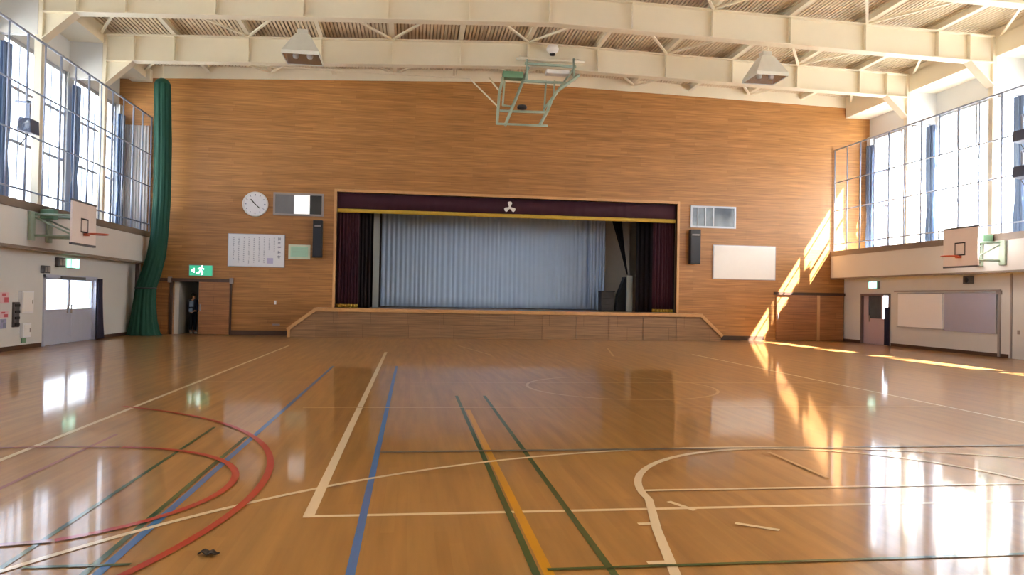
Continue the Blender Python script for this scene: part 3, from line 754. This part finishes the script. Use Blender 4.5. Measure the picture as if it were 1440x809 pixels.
# ------------------------------------------------------------------ hanging lamps
def lamp(label, cx, cy, z0, z1, first=None):
    t = thing('ceiling_lamp', (cx, cy, z0), label, 'lamp', 'hanging hall lamps')
    h = z1 - z0; b, tp = .52, .20
    prof = [(b, 0), (b, .10), (tp, h * .80), (tp * .8, h * .82)]
    mb = MB()
    for (r0, a0), (r1, a1) in zip(prof, prof[1:]):
        for k in range(4):
            c0 = [(-1, -1), (1, -1), (1, 1), (-1, 1)]; p, q = c0[k], c0[(k + 1) % 4]
            mb.poly([(cx + p[0] * r0, cy + p[1] * r0, z0 + a0), (cx + q[0] * r0, cy + q[1] * r0, z0 + a0), (cx + q[0] * r1, cy + q[1] * r1, z0 + a1), (cx + p[0] * r1, cy + p[1] * r1, z0 + a1)])
    sh = mb.build('lamp_shade', 'lamp_steel', t, thick=.015)
    mb = MB()
    for k in range(4):
        c0 = [(-1, -1), (1, -1), (1, 1), (-1, 1)]; p, q = c0[k], c0[(k + 1) % 4]; r0, r1 = .50, .26
        mb.poly([(cx + p[0] * r0, cy + p[1] * r0, z0 + .02), (cx + q[0] * r0, cy + q[1] * r0, z0 + .02), (cx + q[0] * r1, cy + q[1] * r1, z0 + .30), (cx + p[0] * r1, cy + p[1] * r1, z0 + .30)])
    mb.build('reflector', 'lamp_inner', t)
    for dx in (-.2, .2):
        MB().lathe((cx + dx, cy, z0 + .02), [(0, 0), (.07, .02), (.095, .09), (.06, .18), (.04, .24), (0, .25)], 'z', 18).build('bulb', 'white', t, True)
    MB().box(cx - .50, cx + .50, cy - .50, cy + .50, z0 + .012, z0 + .018).build('cover_glass', 'lamp_glass', t)
    MB().box(cx - .15, cx + .15, cy - .15, cy + .15, z0 + h * .82, z1).build('ballast_box', 'lamp_steel', t, bevel=.015)
    zz = zt(cx) + .1
    MB().tube((cx - .1, cy, z1 - .02), (cx - .1, cy, zz), .015).tube((cx + .1, cy, z1 - .02), (cx + .1, cy, zz), .015).box(cx - .14, cx + .14, cy - .06, cy + .06, zz - .04, zz + .1).build('hanger', 'steel', t)
lamp('square flared hanging lamp on the left of the hall roof', -3.30, 22.0, 8.38, 9.24)
lamp('square flared hanging lamp on the right of the hall roof', 11.02, 22.0, 8.62, 9.50)
# round fitting on the far girder
p = at(777, 71, 1, 23.75)
t = thing('ceiling_detector', (p.x, 23.9, p.z), 'round white fitting on the girder above the folded basketball frame', 'fitting')
MB().lathe((p.x, 23.75, p.z - .12), [(0, 0), (.12, .02), (.20, .12), (.20, .2), (.16, .28), (.05, .30), (0, .30)], 'z', 24).build('fitting_body', 'white', t, True)
MB().lathe((p.x, 23.75, p.z - .16), [(0, 0), (.09, .0), (.10, .05), (0, .05)], 'z', 20).build('fitting_lens', 'black', t, True)
MB().box(p.x - .05, p.x + .05, 23.75, 23.99, p.z + .04, p.z + .10).build('fitting_arm', 'steel', t)

# ------------------------------------------------------------------ folded basketball frame under the roof
bf = thing('folded_basketball_frame', (3.2, 23.0, 6.8), 'pale green folded basketball frame hanging from the roof girder', 'basketball hoop')
YA, YBk = 22.5, 23.72
def tubes(name, segs, r, m='mint_steel', label=None):
    mb = MB()
    for (a, b) in segs: mb.tube(at(a[0], a[1], 1, a[2]), at(b[0], b[1], 1, b[2]), r, 10)
    return mb.build(name, m, bf, True, label=label)
tubes('mount_beam', [((726, 82, YBk), (822, 87, YBk))], .05, 'steel', 'cream mounting beam')
tubes('cross_bar', [((738, 89, YBk), (810, 94, YBk)), ((736, 114, 23.2), (801, 117, 23.2))], .045)
for xx in (741, 807): tubes('hanger', [((xx, 83, YBk), (xx, 112, 23.3))], .035)
tubes('side_post', [((699, 174, YA), (702, 132, YA)), ((702, 132, YA), (707, 110, 23.0))], .045)
tubes('side_post', [((759, 176, YA), (770, 156, YA)), ((770, 156, YA), (776, 140, YA)), ((776, 140, YA), (784, 128, 22.8)), ((784, 128, 22.8), (814, 106, 23.4))], .05)
tubes('inner_post', [((707, 148, 22.9), (709.5, 114, 23.2))], .032)
tubes('inner_post', [((765, 157, 22.9), (768, 114, 23.2))], .03)
tubes('inner_post', [((778, 140, 22.9), (780, 114, 23.2))], .03)
tubes('diagonal_strut', [((710.5, 176, YA), (743, 95, YBk))], .05)
tubes('diagonal_strut', [((766, 152, 22.7), (806, 98, YBk))], .035)
tubes('bottom_bar', [((698, 174, YA), (770, 177, YA))], .035)
tubes('middle_bar', [((703, 156, 22.8), (768, 158, 22.8))], .04)
tubes('middle_bar', [((706, 148, 22.9), (720, 150, 22.9))], .03)
tubes('sway_brace', [((661, 111, 23.85), (699, 149, YA))], .025, 'steel')
tubes('sway_brace', [((688, 110, 23.85), (704, 130, 22.8))], .03, 'steel')
pa_, pb_ = at(707, 101, 1, 23.4), at(735, 112, 1, 23.4)
MB().box(pa_.x, pb_.x, 23.25, 23.6, pb_.z, pa_.z).build('winch_box', 'mint_green', bf, bevel=.02)
pa_, pb_ = at(768, 98, 1, 23.4), at(800, 106, 1, 23.4)
MB().box(pa_.x, pb_.x, 23.3, 23.6, pb_.z, pa_.z).build('motor_box', 'white', bf, bevel=.02)
pc = at(734, 151, 1, 22.8)
MB().lathe(pc, [(0, -.05), (.14, -.05), (.16, 0), (.14, .05), (0, .05)], 'z', 20).build('pulley', 'black', bf, True)
MB().tube((at(760, 84, 1, YBk)), (at(760, 84, 1, YBk) + Vector((0, .2, .1))), .04).tube((at(733, 82, 1, YBk)), (at(733, 82, 1, YBk) + Vector((0, .2, .15))), .04).tube((at(815, 86, 1, YBk)), (at(815, 86, 1, YBk) + Vector((0, .2, .1))), .04).build('girder_clamp', 'steel', bf)

# ------------------------------------------------------------------ side basketball hoops on the galleries
def sidehoop(sgn, bxx, y0, y1, z0, z1, label):
    G = GL if sgn < 0 else GR; yc = (y0 + y1) / 2; inw = -sgn
    t = thing('basketball_hoop', (bxx, yc, z0), label, 'basketball hoop', 'backboards on the gallery fronts')
    bd = MB().box(*sorted((bxx, bxx - inw * .05)), y0, y1, z0, z1).build('backboard', 'board_face', t, bevel=.008)
    fx = bxx + inw * .004
    h, w = z1 - z0, y1 - y0; sq0, sq1 = z0 + h * .28, z0 + h * .62; yw = w * .155; tk = .035
    MB().box(*sorted((bxx, fx)), yc - yw, yc + yw, sq1 - tk, sq1).box(*sorted((bxx, fx)), yc - yw, yc + yw, sq0, sq0 + tk).box(*sorted((bxx, fx)), yc - yw, yc - yw + tk, sq0 + tk, sq1 - tk).box(*sorted((bxx, fx)), yc + yw - tk, yc + yw, sq0 + tk, sq1 - tk).build('target_square', 'black', bd, label='dark square outline')
    for ez in (z1, z0): MB().box(*sorted((bxx - inw * .06, bxx + inw * .006)), y0, y1, ez - .03, ez + .02).build('edge_guard', 'grey_box', bd, label='dark edging')
    rz = z0 + h * .26; rc = Vector((bxx + inw * .33, yc, rz))
    hp = MB().ring(rc, .225, .014, 'z'); hp.box(*sorted((bxx, bxx + inw * .11)), yc - .06, yc + .06, rz - .05, rz + .015)
    ho = hp.build('hoop', 'hoop', t, True, label='orange ring')
    # green carrying frame
    ga = G + inw * .015
    for yy in (yc - .35, yc + .35):
        mb = MB()
        for zz in (z0 + .18, 3.36):
            mb.tube((bxx - inw * .05, yy, zz), (ga + inw * .03, yy, zz), .03)
        mb.tube((bxx - inw * .09, yy, z0 + .1), (bxx - inw * .09, yy, z1 - .05), .028)
        mb.tube((bxx - inw * .1, yy, z0 + .2), (ga + inw * .03, yy, 3.30), .022)
        mb.build('support_arm', 'mint_steel', t, True)
        yq = yy + (.08 if yy > yc else -.08)
        MB().box(*sorted((ga, ga + inw * .07)), yq - .11, yq + .11, z0 + .05, 3.42).build('wall_plate', 'mint_steel', t, bevel=.01)
    MB().box(*sorted((G + inw * .08, G + inw * .4)), yc - .13, yc + .13, z1 - .45, z1 - .2).build('winch_box', 'mint_green', t, bevel=.02)
sidehoop(-1, -8.2, 19.04, 20.40, 2.66, 3.72, 'white backboard with orange ring on the left gallery front')
sidehoop(1, 15.8, 18.72, 20.08, 2.66, 3.80, 'white backboard with orange ring on the right gallery front')

# floodlights hung on the guard rails
def flood(x, y, z, sgn, label, grp='floodlights on the guard rails'):
    t = thing('floodlight', (x, y, z), label, 'floodlight', grp)
    inw = -sgn; c = Vector((x + inw * .30, y, z))
    MB().prism([(c.x - .16, y - .2, z - .13), (c.x + .16, y - .2, z - .18), (c.x + .14, y - .2, z + .16), (c.x - .12, y - .2, z + .18)], (0, .4, 0)).build('lamp_body', 'blue_cloth_metal', t, bevel=.02)
    MB().lathe(c + Vector((0, -.21, 0)), [(0, 0), (.13, 0), (.15, -.03), (.13, -.03)], 'y', 20).build('lamp_lens', 'lamp_glass', t, True)
    MB().bar((c.x, y, z + .16), (c.x, y, z + .62), .06, .06, (0, 1, 0)).bar((c.x + inw * .05, y, z + .58), (x - inw * .0, y, z + .58), .06, .05).build('bracket', 'rail', t)
    MB().path([(c.x, y + .1, z + .1), (c.x - inw * .1, y + .15, z - .2), (x + inw * .05, y + .1, z - .45)], .012).build('cable', 'black', t)
M['blue_cloth_metal'] = mat('slate lamp housing', lin(74, 84, 110), .5, .2)
gx = GL - .10
p = at(40, 178, 0, gx + .30); flood(gx, p.y, p.z, -1, 'slate floodlight bracketed on the left gallery guard rail')
gx = GR + .10
p = at(1438, 192, 0, gx - .30); flood(gx, p.y, p.z, 1, 'floodlight on the right gallery guard rail, upper of two')
p = at(1438, 240, 0, gx - .30); flood(gx, p.y, p.z - .05, 1, 'floodlight on the right gallery guard rail, lower of two')

# ------------------------------------------------------------------ lower left wall items
XW = XL + .002
dl = thing('door_3', (XL, 22.7, 0), 'double metal door with bright glass in the left wall', 'door', kind='structure')
y0, y1, zt_ = 21.05, 24.32, 1.9
mb = MB().box(XL - .16, XL + .05, y0, y0 + .08, 0, zt_).box(XL - .16, XL + .05, y1 - .08, y1, 0, zt_).box(XL - .16, XL + .05, y0, y1, zt_ - .06, zt_ + .03)
mb.build('door_frame', 'door_metal', dl)
ym = (y0 + y1) / 2
for a, b in ((y0 + .08, ym), (ym, y1 - .08)):
    MB().box(XL - .10, XL - .05, a, b, .003, .98).box(XL - .10, XL - .05, a, a + .05, .98, 1.84).box(XL - .10, XL - .05, b - .05, b, .98, 1.84).box(XL - .10, XL - .05, a, b, 1.80, 1.84).build('door_leaf', 'door_metal', dl, bevel=.004)
    MB().box(XL - .078, XL - .070, a + .05, b - .05, .98, 1.80).build('pane', 'glass', dl)
    MB().box(XL - .05, XL - .035, a + .15, b - .15, .16, .86).build('lower_panel', 'door_metal', dl, bevel=.004)
    MB().box(XL - .05, XL - .02, (b - .14 if a < ym - .5 else a + .10), (b - .10 if a < ym - .5 else a + .14), .85, 1.1).build('door_handle', 'bezel', dl)
MB().box(XL, XL + .09, 21.9, 23.4, 1.82, 1.9).build('curtain_rail', 'grey_box', dl)
def cl(u, v):
    w = .30 + .38 * (1 - v) ** 1.5
    return (XL + .09 + .035 * math.sin(u * 8 * PI), 24.36 + (u - .3) * w, .02 + 1.86 * v)
o = MB().grid(60, 10, cl).build('door_curtain', 'navy_cloth', None, True, thick=.01); tag(o, 'navy curtain hanging at the right edge of the left double door', 'curtain')
def wallrect(x0, y0, x1, y1): a = at(x0, y0, 0, XL); b = at(x1, y1, 0, XL); return a.y, b.y, b.z, a.z
# lit exit sign and grey boxes above the door
p = at(105, 371, 0, XL + .1); t = thing('exit_sign', (XL, p.y, p.z - .14), 'small green lit exit sign over the left double door', 'exit sign', 'lit green exit signs')
MB().box(XW, XL + .12, p.y - .26, p.y + .26, p.z - .14, p.z + .14).build('sign_case', 'sign_case', t)
MB().box(XL + .12, XL + .128, p.y - .24, p.y + .24, p.z - .125, p.z + .125).build('sign_face', 'exit_bright', t)
MB().box(XL + .01, XL + .11, p.y - .268, p.y - .26, p.z - .125, p.z + .125).build('sign_end', 'exit_bright', t)
mb = MB(); pict.off = (.006, 0, 0); pict(mb, lambda a, b: (XL + .128, p.y + a, p.z + b), .32); mb.build('pictogram', 'exit_white', t)
for (px, py, w, h, lab) in ((85, 369, .40, .26, 'grey box high on the wall beside the left green exit sign'), (64, 379, .36, .2, 'grey box just above the left corner of the double door')):
    p = at(px, py, 0, XL + .05); t = thing('junction_box', (XL, p.y, p.z), lab, 'box')
    MB().box(XW, XL + .1, p.y - w / 2, p.y + w / 2, p.z - h / 2, p.z + h / 2).build('box_body', 'grey_box', t, bevel=.012)
    MB().box(XL + .1, XL + .108, p.y - w / 2 + .06, p.y - .03, p.z - h / 3, p.z + h / 3).box(XL + .1, XL + .108, p.y + .03, p.y + w / 2 - .06, p.z - h / 3, p.z + h / 3).build('box_cover', 'bezel', t)
def panel(px0, py0, px1, py1, m, name, label, cat, th=.05, extra=None):
    a, b, z0, z1 = wallrect(px0, py0, px1, py1); t = thing(name, (XL, (a + b) / 2, z0), label, cat)
    MB().box(XW, XL + th, a, b, z0, z1).build('panel_body', m, t, bevel=.006)
    if extra: extra(t, a, b, z0, z1, XL + th)
def slots(t, a, b, z0, z1, x):
    n = 4; h = (z1 - z0) / n
    for k in range(n): MB().box(x, x + .02, a + .02, b - .02, z0 + k * h + .04, z0 + (k + 1) * h - .05).build('slot', 'black', t)
def cover(t, a, b, z0, z1, x):
    MB().box(x, x + .01, a + .04, b - .04, z0 + .04, z1 - .04).build('panel_cover', 'white', t, bevel=.004)
    MB().box(x + .01, x + .02, b - .1, b - .07, (z0 + z1) / 2 - .05, (z0 + z1) / 2 + .05).build('latch', 'bezel', t)
def prints(c1):
    def f(t, a, b, z0, z1, x):
        w, h = b - a, z1 - z0
        MB().box(x, x + .003, a + w * .45, b - w * .08, z0 + h * .1, z0 + h * .55).box(x, x + .003, a + w * .2, a + w * .6, z0 + h * .66, z0 + h * .9).build('print', c1, t)
    return f
panel(26, 409, 42, 440, 'white_paper', 'wall_cabinet', 'flat white wall cabinet left of the double door', 'cabinet', .09, cover)
panel(28, 455, 39, 474, 'white_paper', 'wall_cabinet', 'small white box low on the wall left of the double door', 'cabinet', .08, cover)
panel(17, 425, 23.5, 460, 'grey_box', 'wall_rack', 'narrow dark grey slotted rack on the left wall', 'rack', .06, slots)
panel(0, 411, 12, 427, 'pink', 'paper_notice', 'pink notice with red print, upper of the two on the left wall', 'notice', .012, prints('red'))
panel(-1, 438, 11, 447, 'pink', 'paper_notice', 'pink notice with red print, lower of the two on the left wall', 'notice', .012, prints('red'))
panel(0, 449, 8, 462, 'lavender', 'paper_notice', 'lavender notice below the red printed notices on the left wall', 'notice', .012, prints('ink'))
panel(29, 476, 35, 482, 'mint_green', 'wall_socket', 'small green outlet box near the floor under the white wall boxes', 'socket', .03, None)
# pipe in the left front corner under the gallery
tag(MB().box(XL + .003, XL + .14, 27.55, 27.70, 0, 2.5).build('drain_pipe', 'door_frame', bevel=.01), 'brown boxed pipe under the left gallery behind the green net', 'pipe')

# ------------------------------------------------------------------ lower right wall items
XV = XR - .002
d4 = thing('door_4', (XR, 25.7, 0), 'sliding door with a bright window in the right wall', 'door', kind='structure')
y0, y1 = 24.90, 26.58
mb = MB().box(XR - .04, XR + .16, y0 - .05, y0 + .03, 0, 1.93).box(XR - .04, XR + .16, y1 - .03, y1 + .05, 0, 1.93).box(XR - .04, XR + .16, y0, y1, 1.85, 1.93); mb.build('door_frame', 'door_frame', d4)
MB().box(XR + .06, XR + .10, y0 + .03, y1 - .03, .003, .98).box(XR + .06, XR + .10, y1 - .32, y1 - .03, .98, 1.85).box(XR + .06, XR + .10, y0 + .03, y0 + .12, .98, 1.85).box(XR + .06, XR + .10, y0 + .50, y0 + .58, .98, 1.85).build('door_leaf', 'door_mauve', d4, bevel=.004)
MB().box(XR + .075, XR + .083, y0 + .12, y0 + .50, .98, 1.85).build('pane', 'glass', d4, label='bright clear pane')
MB().box(XR + .075, XR + .083, y0 + .58, y1 - .32, .98, 1.85).build('pane', 'pane_slate', d4, label='dark pane')
MB().box(XR + .03, XR + .06, y1 - .42, y1 - .38, .85, 1.1).build('door_handle', 'bezel', d4)
def cr_(u, v): return (XR - .06 + .025 * math.sin(u * 6 * PI), y0 - .06 + .26 * u, .02 + 1.4 * v)
o = MB().grid(40, 6, cr_).build('door_curtain', 'navy_cloth', None, True, thick=.01); tag(o, 'navy curtain hanging at the edge of the right wall door', 'curtain')
p = at(1228, 401, 0, XR - .1); t = thing('exit_sign', (XR, p.y, p.z - .14), 'small green lit exit sign over the right wall door', 'exit sign', 'lit green exit signs')
MB().box(XR - .12, XV, p.y - .26, p.y + .26, p.z - .14, p.z + .14).build('sign_case', 'sign_case', t)
MB().box(XR - .128, XR - .12, p.y - .24, p.y + .24, p.z - .125, p.z + .125).build('sign_face', 'exit_bright', t)
mb = MB(); pict.off = (-.006, 0, 0); pict(mb, lambda a, b: (XR - .128, p.y + a, p.z + b), .32); mb.build('pictogram', 'exit_white', t)
t = thing('whiteboard', (XR, 23.25, .74), 'glossy white board on the right wall beside the door', 'board')
MB().box(XR - .05, XV, 22.14, 24.37, .75, 1.91).build('board_panel', 'white_paper', t, bevel=.005)
MB().box(XR - .06, XV, 22.10, 24.41, 1.91, 1.94).build('board_edge', 'alu', t); MB().box(XR - .07, XV, 22.10, 24.41, .71, .75).build('board_tray', 'alu', t)
t = thing('pin_board', (XR, 21.0, .7), 'plain mauve grey board beside the white board on the right wall', 'board')
MB().box(XR - .045, XV, 19.90, 22.05, .69, 1.92).build('board_panel', 'mauve', t, bevel=.005)
MB().box(XR - .055, XV, 19.86, 22.08, 1.92, 1.95).box(XR - .055, XV, 19.86, 19.90, .69, 1.92).build('board_edge', 'alu', t)
tr = MB().box(XR - .05, XV, 19.74, 24.6, 1.985, 2.03).box(XR - .05, XV, 19.74, 19.82, .02, 1.985).box(XR - .07, XV, 19.70, 19.86, 1.88, 2.0)
tag(tr.build('trim_2', 'bezel'), 'slim grey frame around the boards on the right wall', 'trim', kind='structure')
tr = MB().box(XR - .03, XV, 19.32, 19.38, 0, 2.5)
tag(tr.build('trim_3', 'bezel'), 'thin vertical joint near the end of the right wall boards', 'trim', kind='structure')
p = at(1361, 394, 0, XR - .1); t = thing('wall_speaker', (XR, p.y, p.z), 'small dark grey speaker under the right gallery', 'loudspeaker')
MB().box(XR - .16, XV, p.y - .15, p.y + .15, p.z - .12, p.z + .12).build('speaker_body', 'grey_box', t, bevel=.015)
MB().lathe((XR - .165, p.y, p.z), [(0, -.012), (.08, -.012), (.09, 0), (.09, .01)], 'x', 20).build('speaker_cone', 'black', t, True)
tag(MB().box(XR - .02, XV, 19.05, 19.13, .72, .84).build('light_switch', 'bezel', bevel=.005), 'small grey switch at the far right of the right wall', 'switch')

# ------------------------------------------------------------------ green divider net
NY = 26.9
prof = [(117, 228.5, 11, 11), (130, 228.5, 11.5, 12), (200, 229, 12, 12), (280, 227.5, 12, 12), (330, 224, 12, 12), (360, 219.5, 13, 12), (385, 212, 14, 13), (405, 205, 14, 13), (425, 203, 15, 14), (450, 202, 18, 17), (468, 202, 22, 20), (472.5, 203, 24, 22)]
rings = []
for (py, px, hw, hd) in prof:
    a = at(px - hw, py, 1, NY); b = at(px + hw, py, 1, NY); rings.append(((a.x + b.x) / 2, max(.003, a.z if py < 470 else .003), (b.x - a.x) / 2))
nt_ = thing('divider_net', (rings[-1][0], NY, 0), 'gathered green divider net hanging to the floor in the left front corner', 'net')
def netfn(u, v):
    s = v * (len(rings) - 1); i = min(int(s), len(rings) - 2); f = s - i
    x, z, w = [rings[i][k] * (1 - f) + rings[i + 1][k] * f for k in range(3)]
    a = 2 * PI * u; r = w * (1 + .05 * math.sin(9 * a + 2.0 * v) + .03 * math.sin(17 * a + 1))
    return (x + r * math.cos(a), NY + .75 * r * math.sin(a), z)
mb = MB().grid(110, 66, netfn); mb.build('net_cloth', 'green_net', nt_, True)
mb = MB(); tz = rings[0]
mb.lathe((tz[0], NY, tz[1] - .02), [(0, .20), (tz[2] * .35, .19), (tz[2] * .7, .14), (tz[2] * .92, .07), (tz[2] * 1.0, 0)], 'z', 30); mb.build('net_top', 'green_net', nt_, True)
a = at(205, 412, 1, NY - .05)
MB().ring((rings[7][0], NY, rings[7][1]), rings[7][2] * 1.02, .025, 'z', 28, 8).build('tie_cord', 'black', nt_, True)
MB().tube((tz[0], NY, tz[1]), (tz[0], NY, zt(tz[0])), .02).build('hanging_rope', 'steel', nt_)
tn = thing('net_rail', (tz[0], NY, 0), 'thin steel rail carrying the green net under the roof', 'rail')
tn.location = (tz[0], NY, zt(tz[0]) - .02)
MB().box(CL, 2.0, NY - .03, NY + .03, zt(-3) - .13, zt(-3) - .07).build('rail_channel', 'steel', tn)
for xx in (-7.47, -3.02, 1.42): MB().tube((xx, NY, zt(-3) - .08), (xx, NY, zt(xx) + .02), .012).build('rail_hanger', 'steel', tn)

# ------------------------------------------------------------------ scrap on the floor
p = at(292, 781, 2, 0)
def leaf(u, v):
    w = .035 * math.sin(PI * min(1, max(0, u))) ** .7 + .002
    return (p.x - .055 + .12 * u, p.y + (v - .5) * 2 * w + .012 * math.sin(6 * u), .006 + .012 * math.sin(u * 7) ** 2 + .010 * abs(v - .5))
tag(MB().grid(16, 6, leaf).build('dry_leaf', 'scrap', None, True, thick=.004), 'small dark curled leaf lying on the floor near the red arc', 'leaf')

# ------------------------------------------------------------------ person in the doorway
def skin(name, verts, edges, radii, m, parent, root=0, sub=2, label=None):
    me = bpy.data.meshes.new(name); o0 = parent.location
    me.from_pydata([tuple(Vector(v)) for v in verts], edges, []); me.materials.append(M[m])
    o = bpy.data.objects.new(name, me); C.objects.link(o); o.parent = parent
    o.modifiers.new('skin', 'SKIN').use_smooth_shade = True
    sv = me.skin_vertices[0].data
    for i, r in enumerate(radii): sv[i].radius = (r, r) if not isinstance(r, tuple) else r
    sv[root].use_root = True
    s = o.modifiers.new('sub', 'SUBSURF'); s.levels = sub; s.render_levels = sub
    if label: o['label'] = label
    return o
pe = thing('person', (-7.98, D + .62, 0), 'dark haired person in navy and pale blue standing in the half open doorway', 'person')
# body: one continuous figure, back mostly to the hall, 1.52 m tall
V = [(0, 0, .80), (0, .005, .92), (0, .01, 1.06), (0, .01, 1.19), (0, .0, 1.28), (0, -.01, 1.335), (0, -.005, 1.42), (0, .0, 1.485),
     (-.075, 0, .78), (-.08, -.01, .45), (-.085, .02, .09), (-.085, -.07, .035), (.075, 0, .78), (.08, .02, .45), (.085, .05, .09), (.085, -.04, .035),
     (-.155, .01, 1.21), (-.195, .02, .98), (-.19, -.03, .79), (-.185, -.045, .70), (.155, .01, 1.21), (.195, .02, .98), (.19, -.03, .79), (.185, -.045, .70)]
E_ = [(0, 1), (1, 2), (2, 3), (3, 4), (4, 5), (5, 6), (6, 7), (0, 8), (8, 9), (9, 10), (10, 11), (0, 12), (12, 13), (13, 14), (14, 15), (3, 16), (16, 17), (17, 18), (18, 19), (3, 20), (20, 21), (21, 22), (22, 23)]
Rr = [.10, (.105, .08), (.115, .085), (.11, .075), .045, .045, (.078, .09), (.06, .07), .078, .055, .036, .034, .078, .055, .036, .034, .05, .04, .03, .028, .05, .04, .03, .028]
bd = skin('body', V, E_, Rr, 'skin', pe)
mb = MB()
def hand_fingers(x, y, z):
    for k, l in enumerate((.058, .066, .062, .05)):
        a = Vector((x - .022 + .0, y - .024 + .016 * k, z)); mb.tube(a, a + Vector((.004, .004, -l * .55)), .0085, 8, .0075); mb.tube(a + Vector((.004, .004, -l * .55)), a + Vector((.012, .010, -l)), .0075, 8, .006)
    a = Vector((x, y - .03, z + .045)); mb.tube(a, a + Vector((.004, -.022, -.03)), .0095, 8, .008); mb.tube(a + Vector((.004, -.022, -.03)), a + Vector((.006, -.026, -.055)), .008, 8, .0065)
hand_fingers(-.165, -.048, .675); hand_fingers(.205, -.048, .675)
o0 = pe.location.copy(); mb.v = [tuple(Vector(v) + o0) for v in mb.v]
mb.build('fingers', 'skin', bd, True)
skin('jacket', [(0, .005, .78), (0, .008, .92), (0, .012, 1.06), (0, .012, 1.19), (0, .0, 1.275), (-.16, .01, 1.21), (-.20, .02, .98), (-.193, -.03, .77), (.16, .01, 1.21), (.20, .02, .98), (.193, -.03, .77)],
     [(0, 1), (1, 2), (2, 3), (3, 4), (3, 5), (5, 6), (6, 7), (3, 8), (8, 9), (9, 10)], [(.135, .105), (.13, .10), (.135, .10), (.13, .09), .06, .062, .052, .044, .062, .052, .044], 'jacket', pe)
skin('trousers', [(0, .0, .84), (-.078, 0, .74), (-.083, -.005, .45), (-.087, .015, .11), (.078, 0, .74), (.083, .02, .45), (.087, .045, .11)], [(0, 1), (1, 2), (2, 3), (0, 4), (4, 5), (5, 6)], [(.12, .098), .09, .07, .06, .09, .07, .06], 'trouser', pe)
skin('hair', [(0, .03, 1.36), (0, .022, 1.43), (0, .01, 1.49)], [(0, 1), (1, 2)], [(.075, .07), (.094, .095), (.075, .085)], 'hair', pe)
mb = MB()
for x in (-.032, .032): mb.lathe((o0.x + x, o0.y - .083, 1.425), [(0, -.008), (.011, 0), (0, .006)], 'y', 10)
mb.build('eyes', 'black', bd, True)
MB().prism([(o0.x - .014, o0.y - .088, 1.385), (o0.x + .014, o0.y - .088, 1.385), (o0.x, o0.y - .112, 1.39), (o0.x, o0.y - .09, 1.43)], (0, .012, 0)).build('nose', 'skin', bd)
MB().box(o0.x - .022, o0.x + .022, o0.y - .087, o0.y - .08, 1.358, 1.364).build('mouth', 'red', bd)
# pale panels on the jacket back and sleeves, shoes
def jp(u, v):
    x = (u - .5) * .20; z = .98 + .22 * v
    return (o0.x + x, o0.y + .117 - .9 * x * x - .012 * v, z)
MB().grid(8, 6, jp).build('jacket_panel', 'jacket_pale', pe, True, thick=.012, label='pale blue jacket panel')
def jp2(u, v):
    x = (u - .5) * .16; z = .80 + .13 * v
    return (o0.x + x + .01, o0.y + .122 - .9 * x * x, z)
MB().grid(8, 4, jp2).build('jacket_panel', 'jacket_pale', pe, True, thick=.012, label='pale blue jacket panel')
for sx, dy in ((-.085, 0), (.085, .03)):
    MB().lathe((o0.x + sx, o0.y - .035 + dy, 0), [(0, 0), (.055, 0), (.06, .03), (.05, .07), (0, .085)], 'z', 16).build('shoe', 'shoe', pe, True)

pe.rotation_euler = (0, 0, PI - .5)
# ------------------------------------------------------------------ daylight
w = bpy.data.worlds.new('sky'); SC.world = w; w.use_nodes = True; nt = w.node_tree; bg = nt.nodes['Background']
tc = nt.nodes.new('ShaderNodeTexCoord'); sp = nt.nodes.new('ShaderNodeSeparateXYZ'); rp = nt.nodes.new('ShaderNodeValToRGB')
nt.links.new(tc.outputs['Generated'], sp.inputs[0])
mr = nt.nodes.new('ShaderNodeMapRange'); mr.inputs['From Min'].default_value = -1; mr.inputs['From Max'].default_value = 1
nt.links.new(sp.outputs['Z'], mr.inputs['Value']); nt.links.new(mr.outputs[0], rp.inputs[0])
cr = rp.color_ramp; cr.elements[0].position = .0; cr.elements[0].color = (.5, .5, .5, 1); cr.elements[1].position = 1; cr.elements[1].color = (.62, .78, 1, 1)
e = cr.elements.new(.5); e.color = (.92, .95, 1, 1); e = cr.elements.new(.49); e.color = (.55, .55, .55, 1); e = cr.elements.new(.66); e.color = (.80, .89, 1, 1)
nt.links.new(rp.outputs[0], bg.inputs[0]); bg.inputs[1].default_value = 3.8
sun = bpy.data.lights.new('sun', 'SUN'); so = bpy.data.objects.new('sun', sun); C.objects.link(so)
sun.energy = 110; sun.angle = math.radians(.6); sun.color = (1, .96, .88)
sd = Vector((-.64, .42, -1)).normalized(); so.rotation_euler = sd.to_track_quat('-Z', 'Y').to_euler(); so.location = (40, -10, 40)
# sky portals at the two rows of gallery windows
for nm, x, rot in (('left', WL - .25, PI / 2), ('right', WR + .25, -PI / 2)):
    a = bpy.data.lights.new('window_portal_' + nm, 'AREA'); a.shape = 'RECTANGLE'; a.size = 4.6; a.size_y = D - YB
    a.cycles.is_portal = True
    ao = bpy.data.objects.new('window_portal_' + nm, a); C.objects.link(ao); ao.location = (x, (D + YB) / 2, 6.1)
    ao.rotation_euler = Vector((1 if nm == 'left' else -1, 0, 0)).to_track_quat('-Z', 'Y').to_euler()
    m_ = ao.rotation_euler.to_matrix()
    # long side along y
    if abs((m_ @ Vector((0, 1, 0))).y) < .5: a.size, a.size_y = a.size_y, a.size

vs = SC.view_settings; vs.view_transform = 'Standard'; vs.look = 'None'; vs.gamma = 1; vs.exposure = .48; vs.use_curve_mapping = False
SC.cycles.max_bounces = 10; SC.cycles.diffuse_bounces = 6; SC.cycles.glossy_bounces = 4; SC.cycles.transparent_max_bounces = 12
SC.cycles.sample_clamp_indirect = 8; SC.cycles.caustics_reflective = False; SC.cycles.caustics_refractive = False
SC.cycles.use_denoising = True
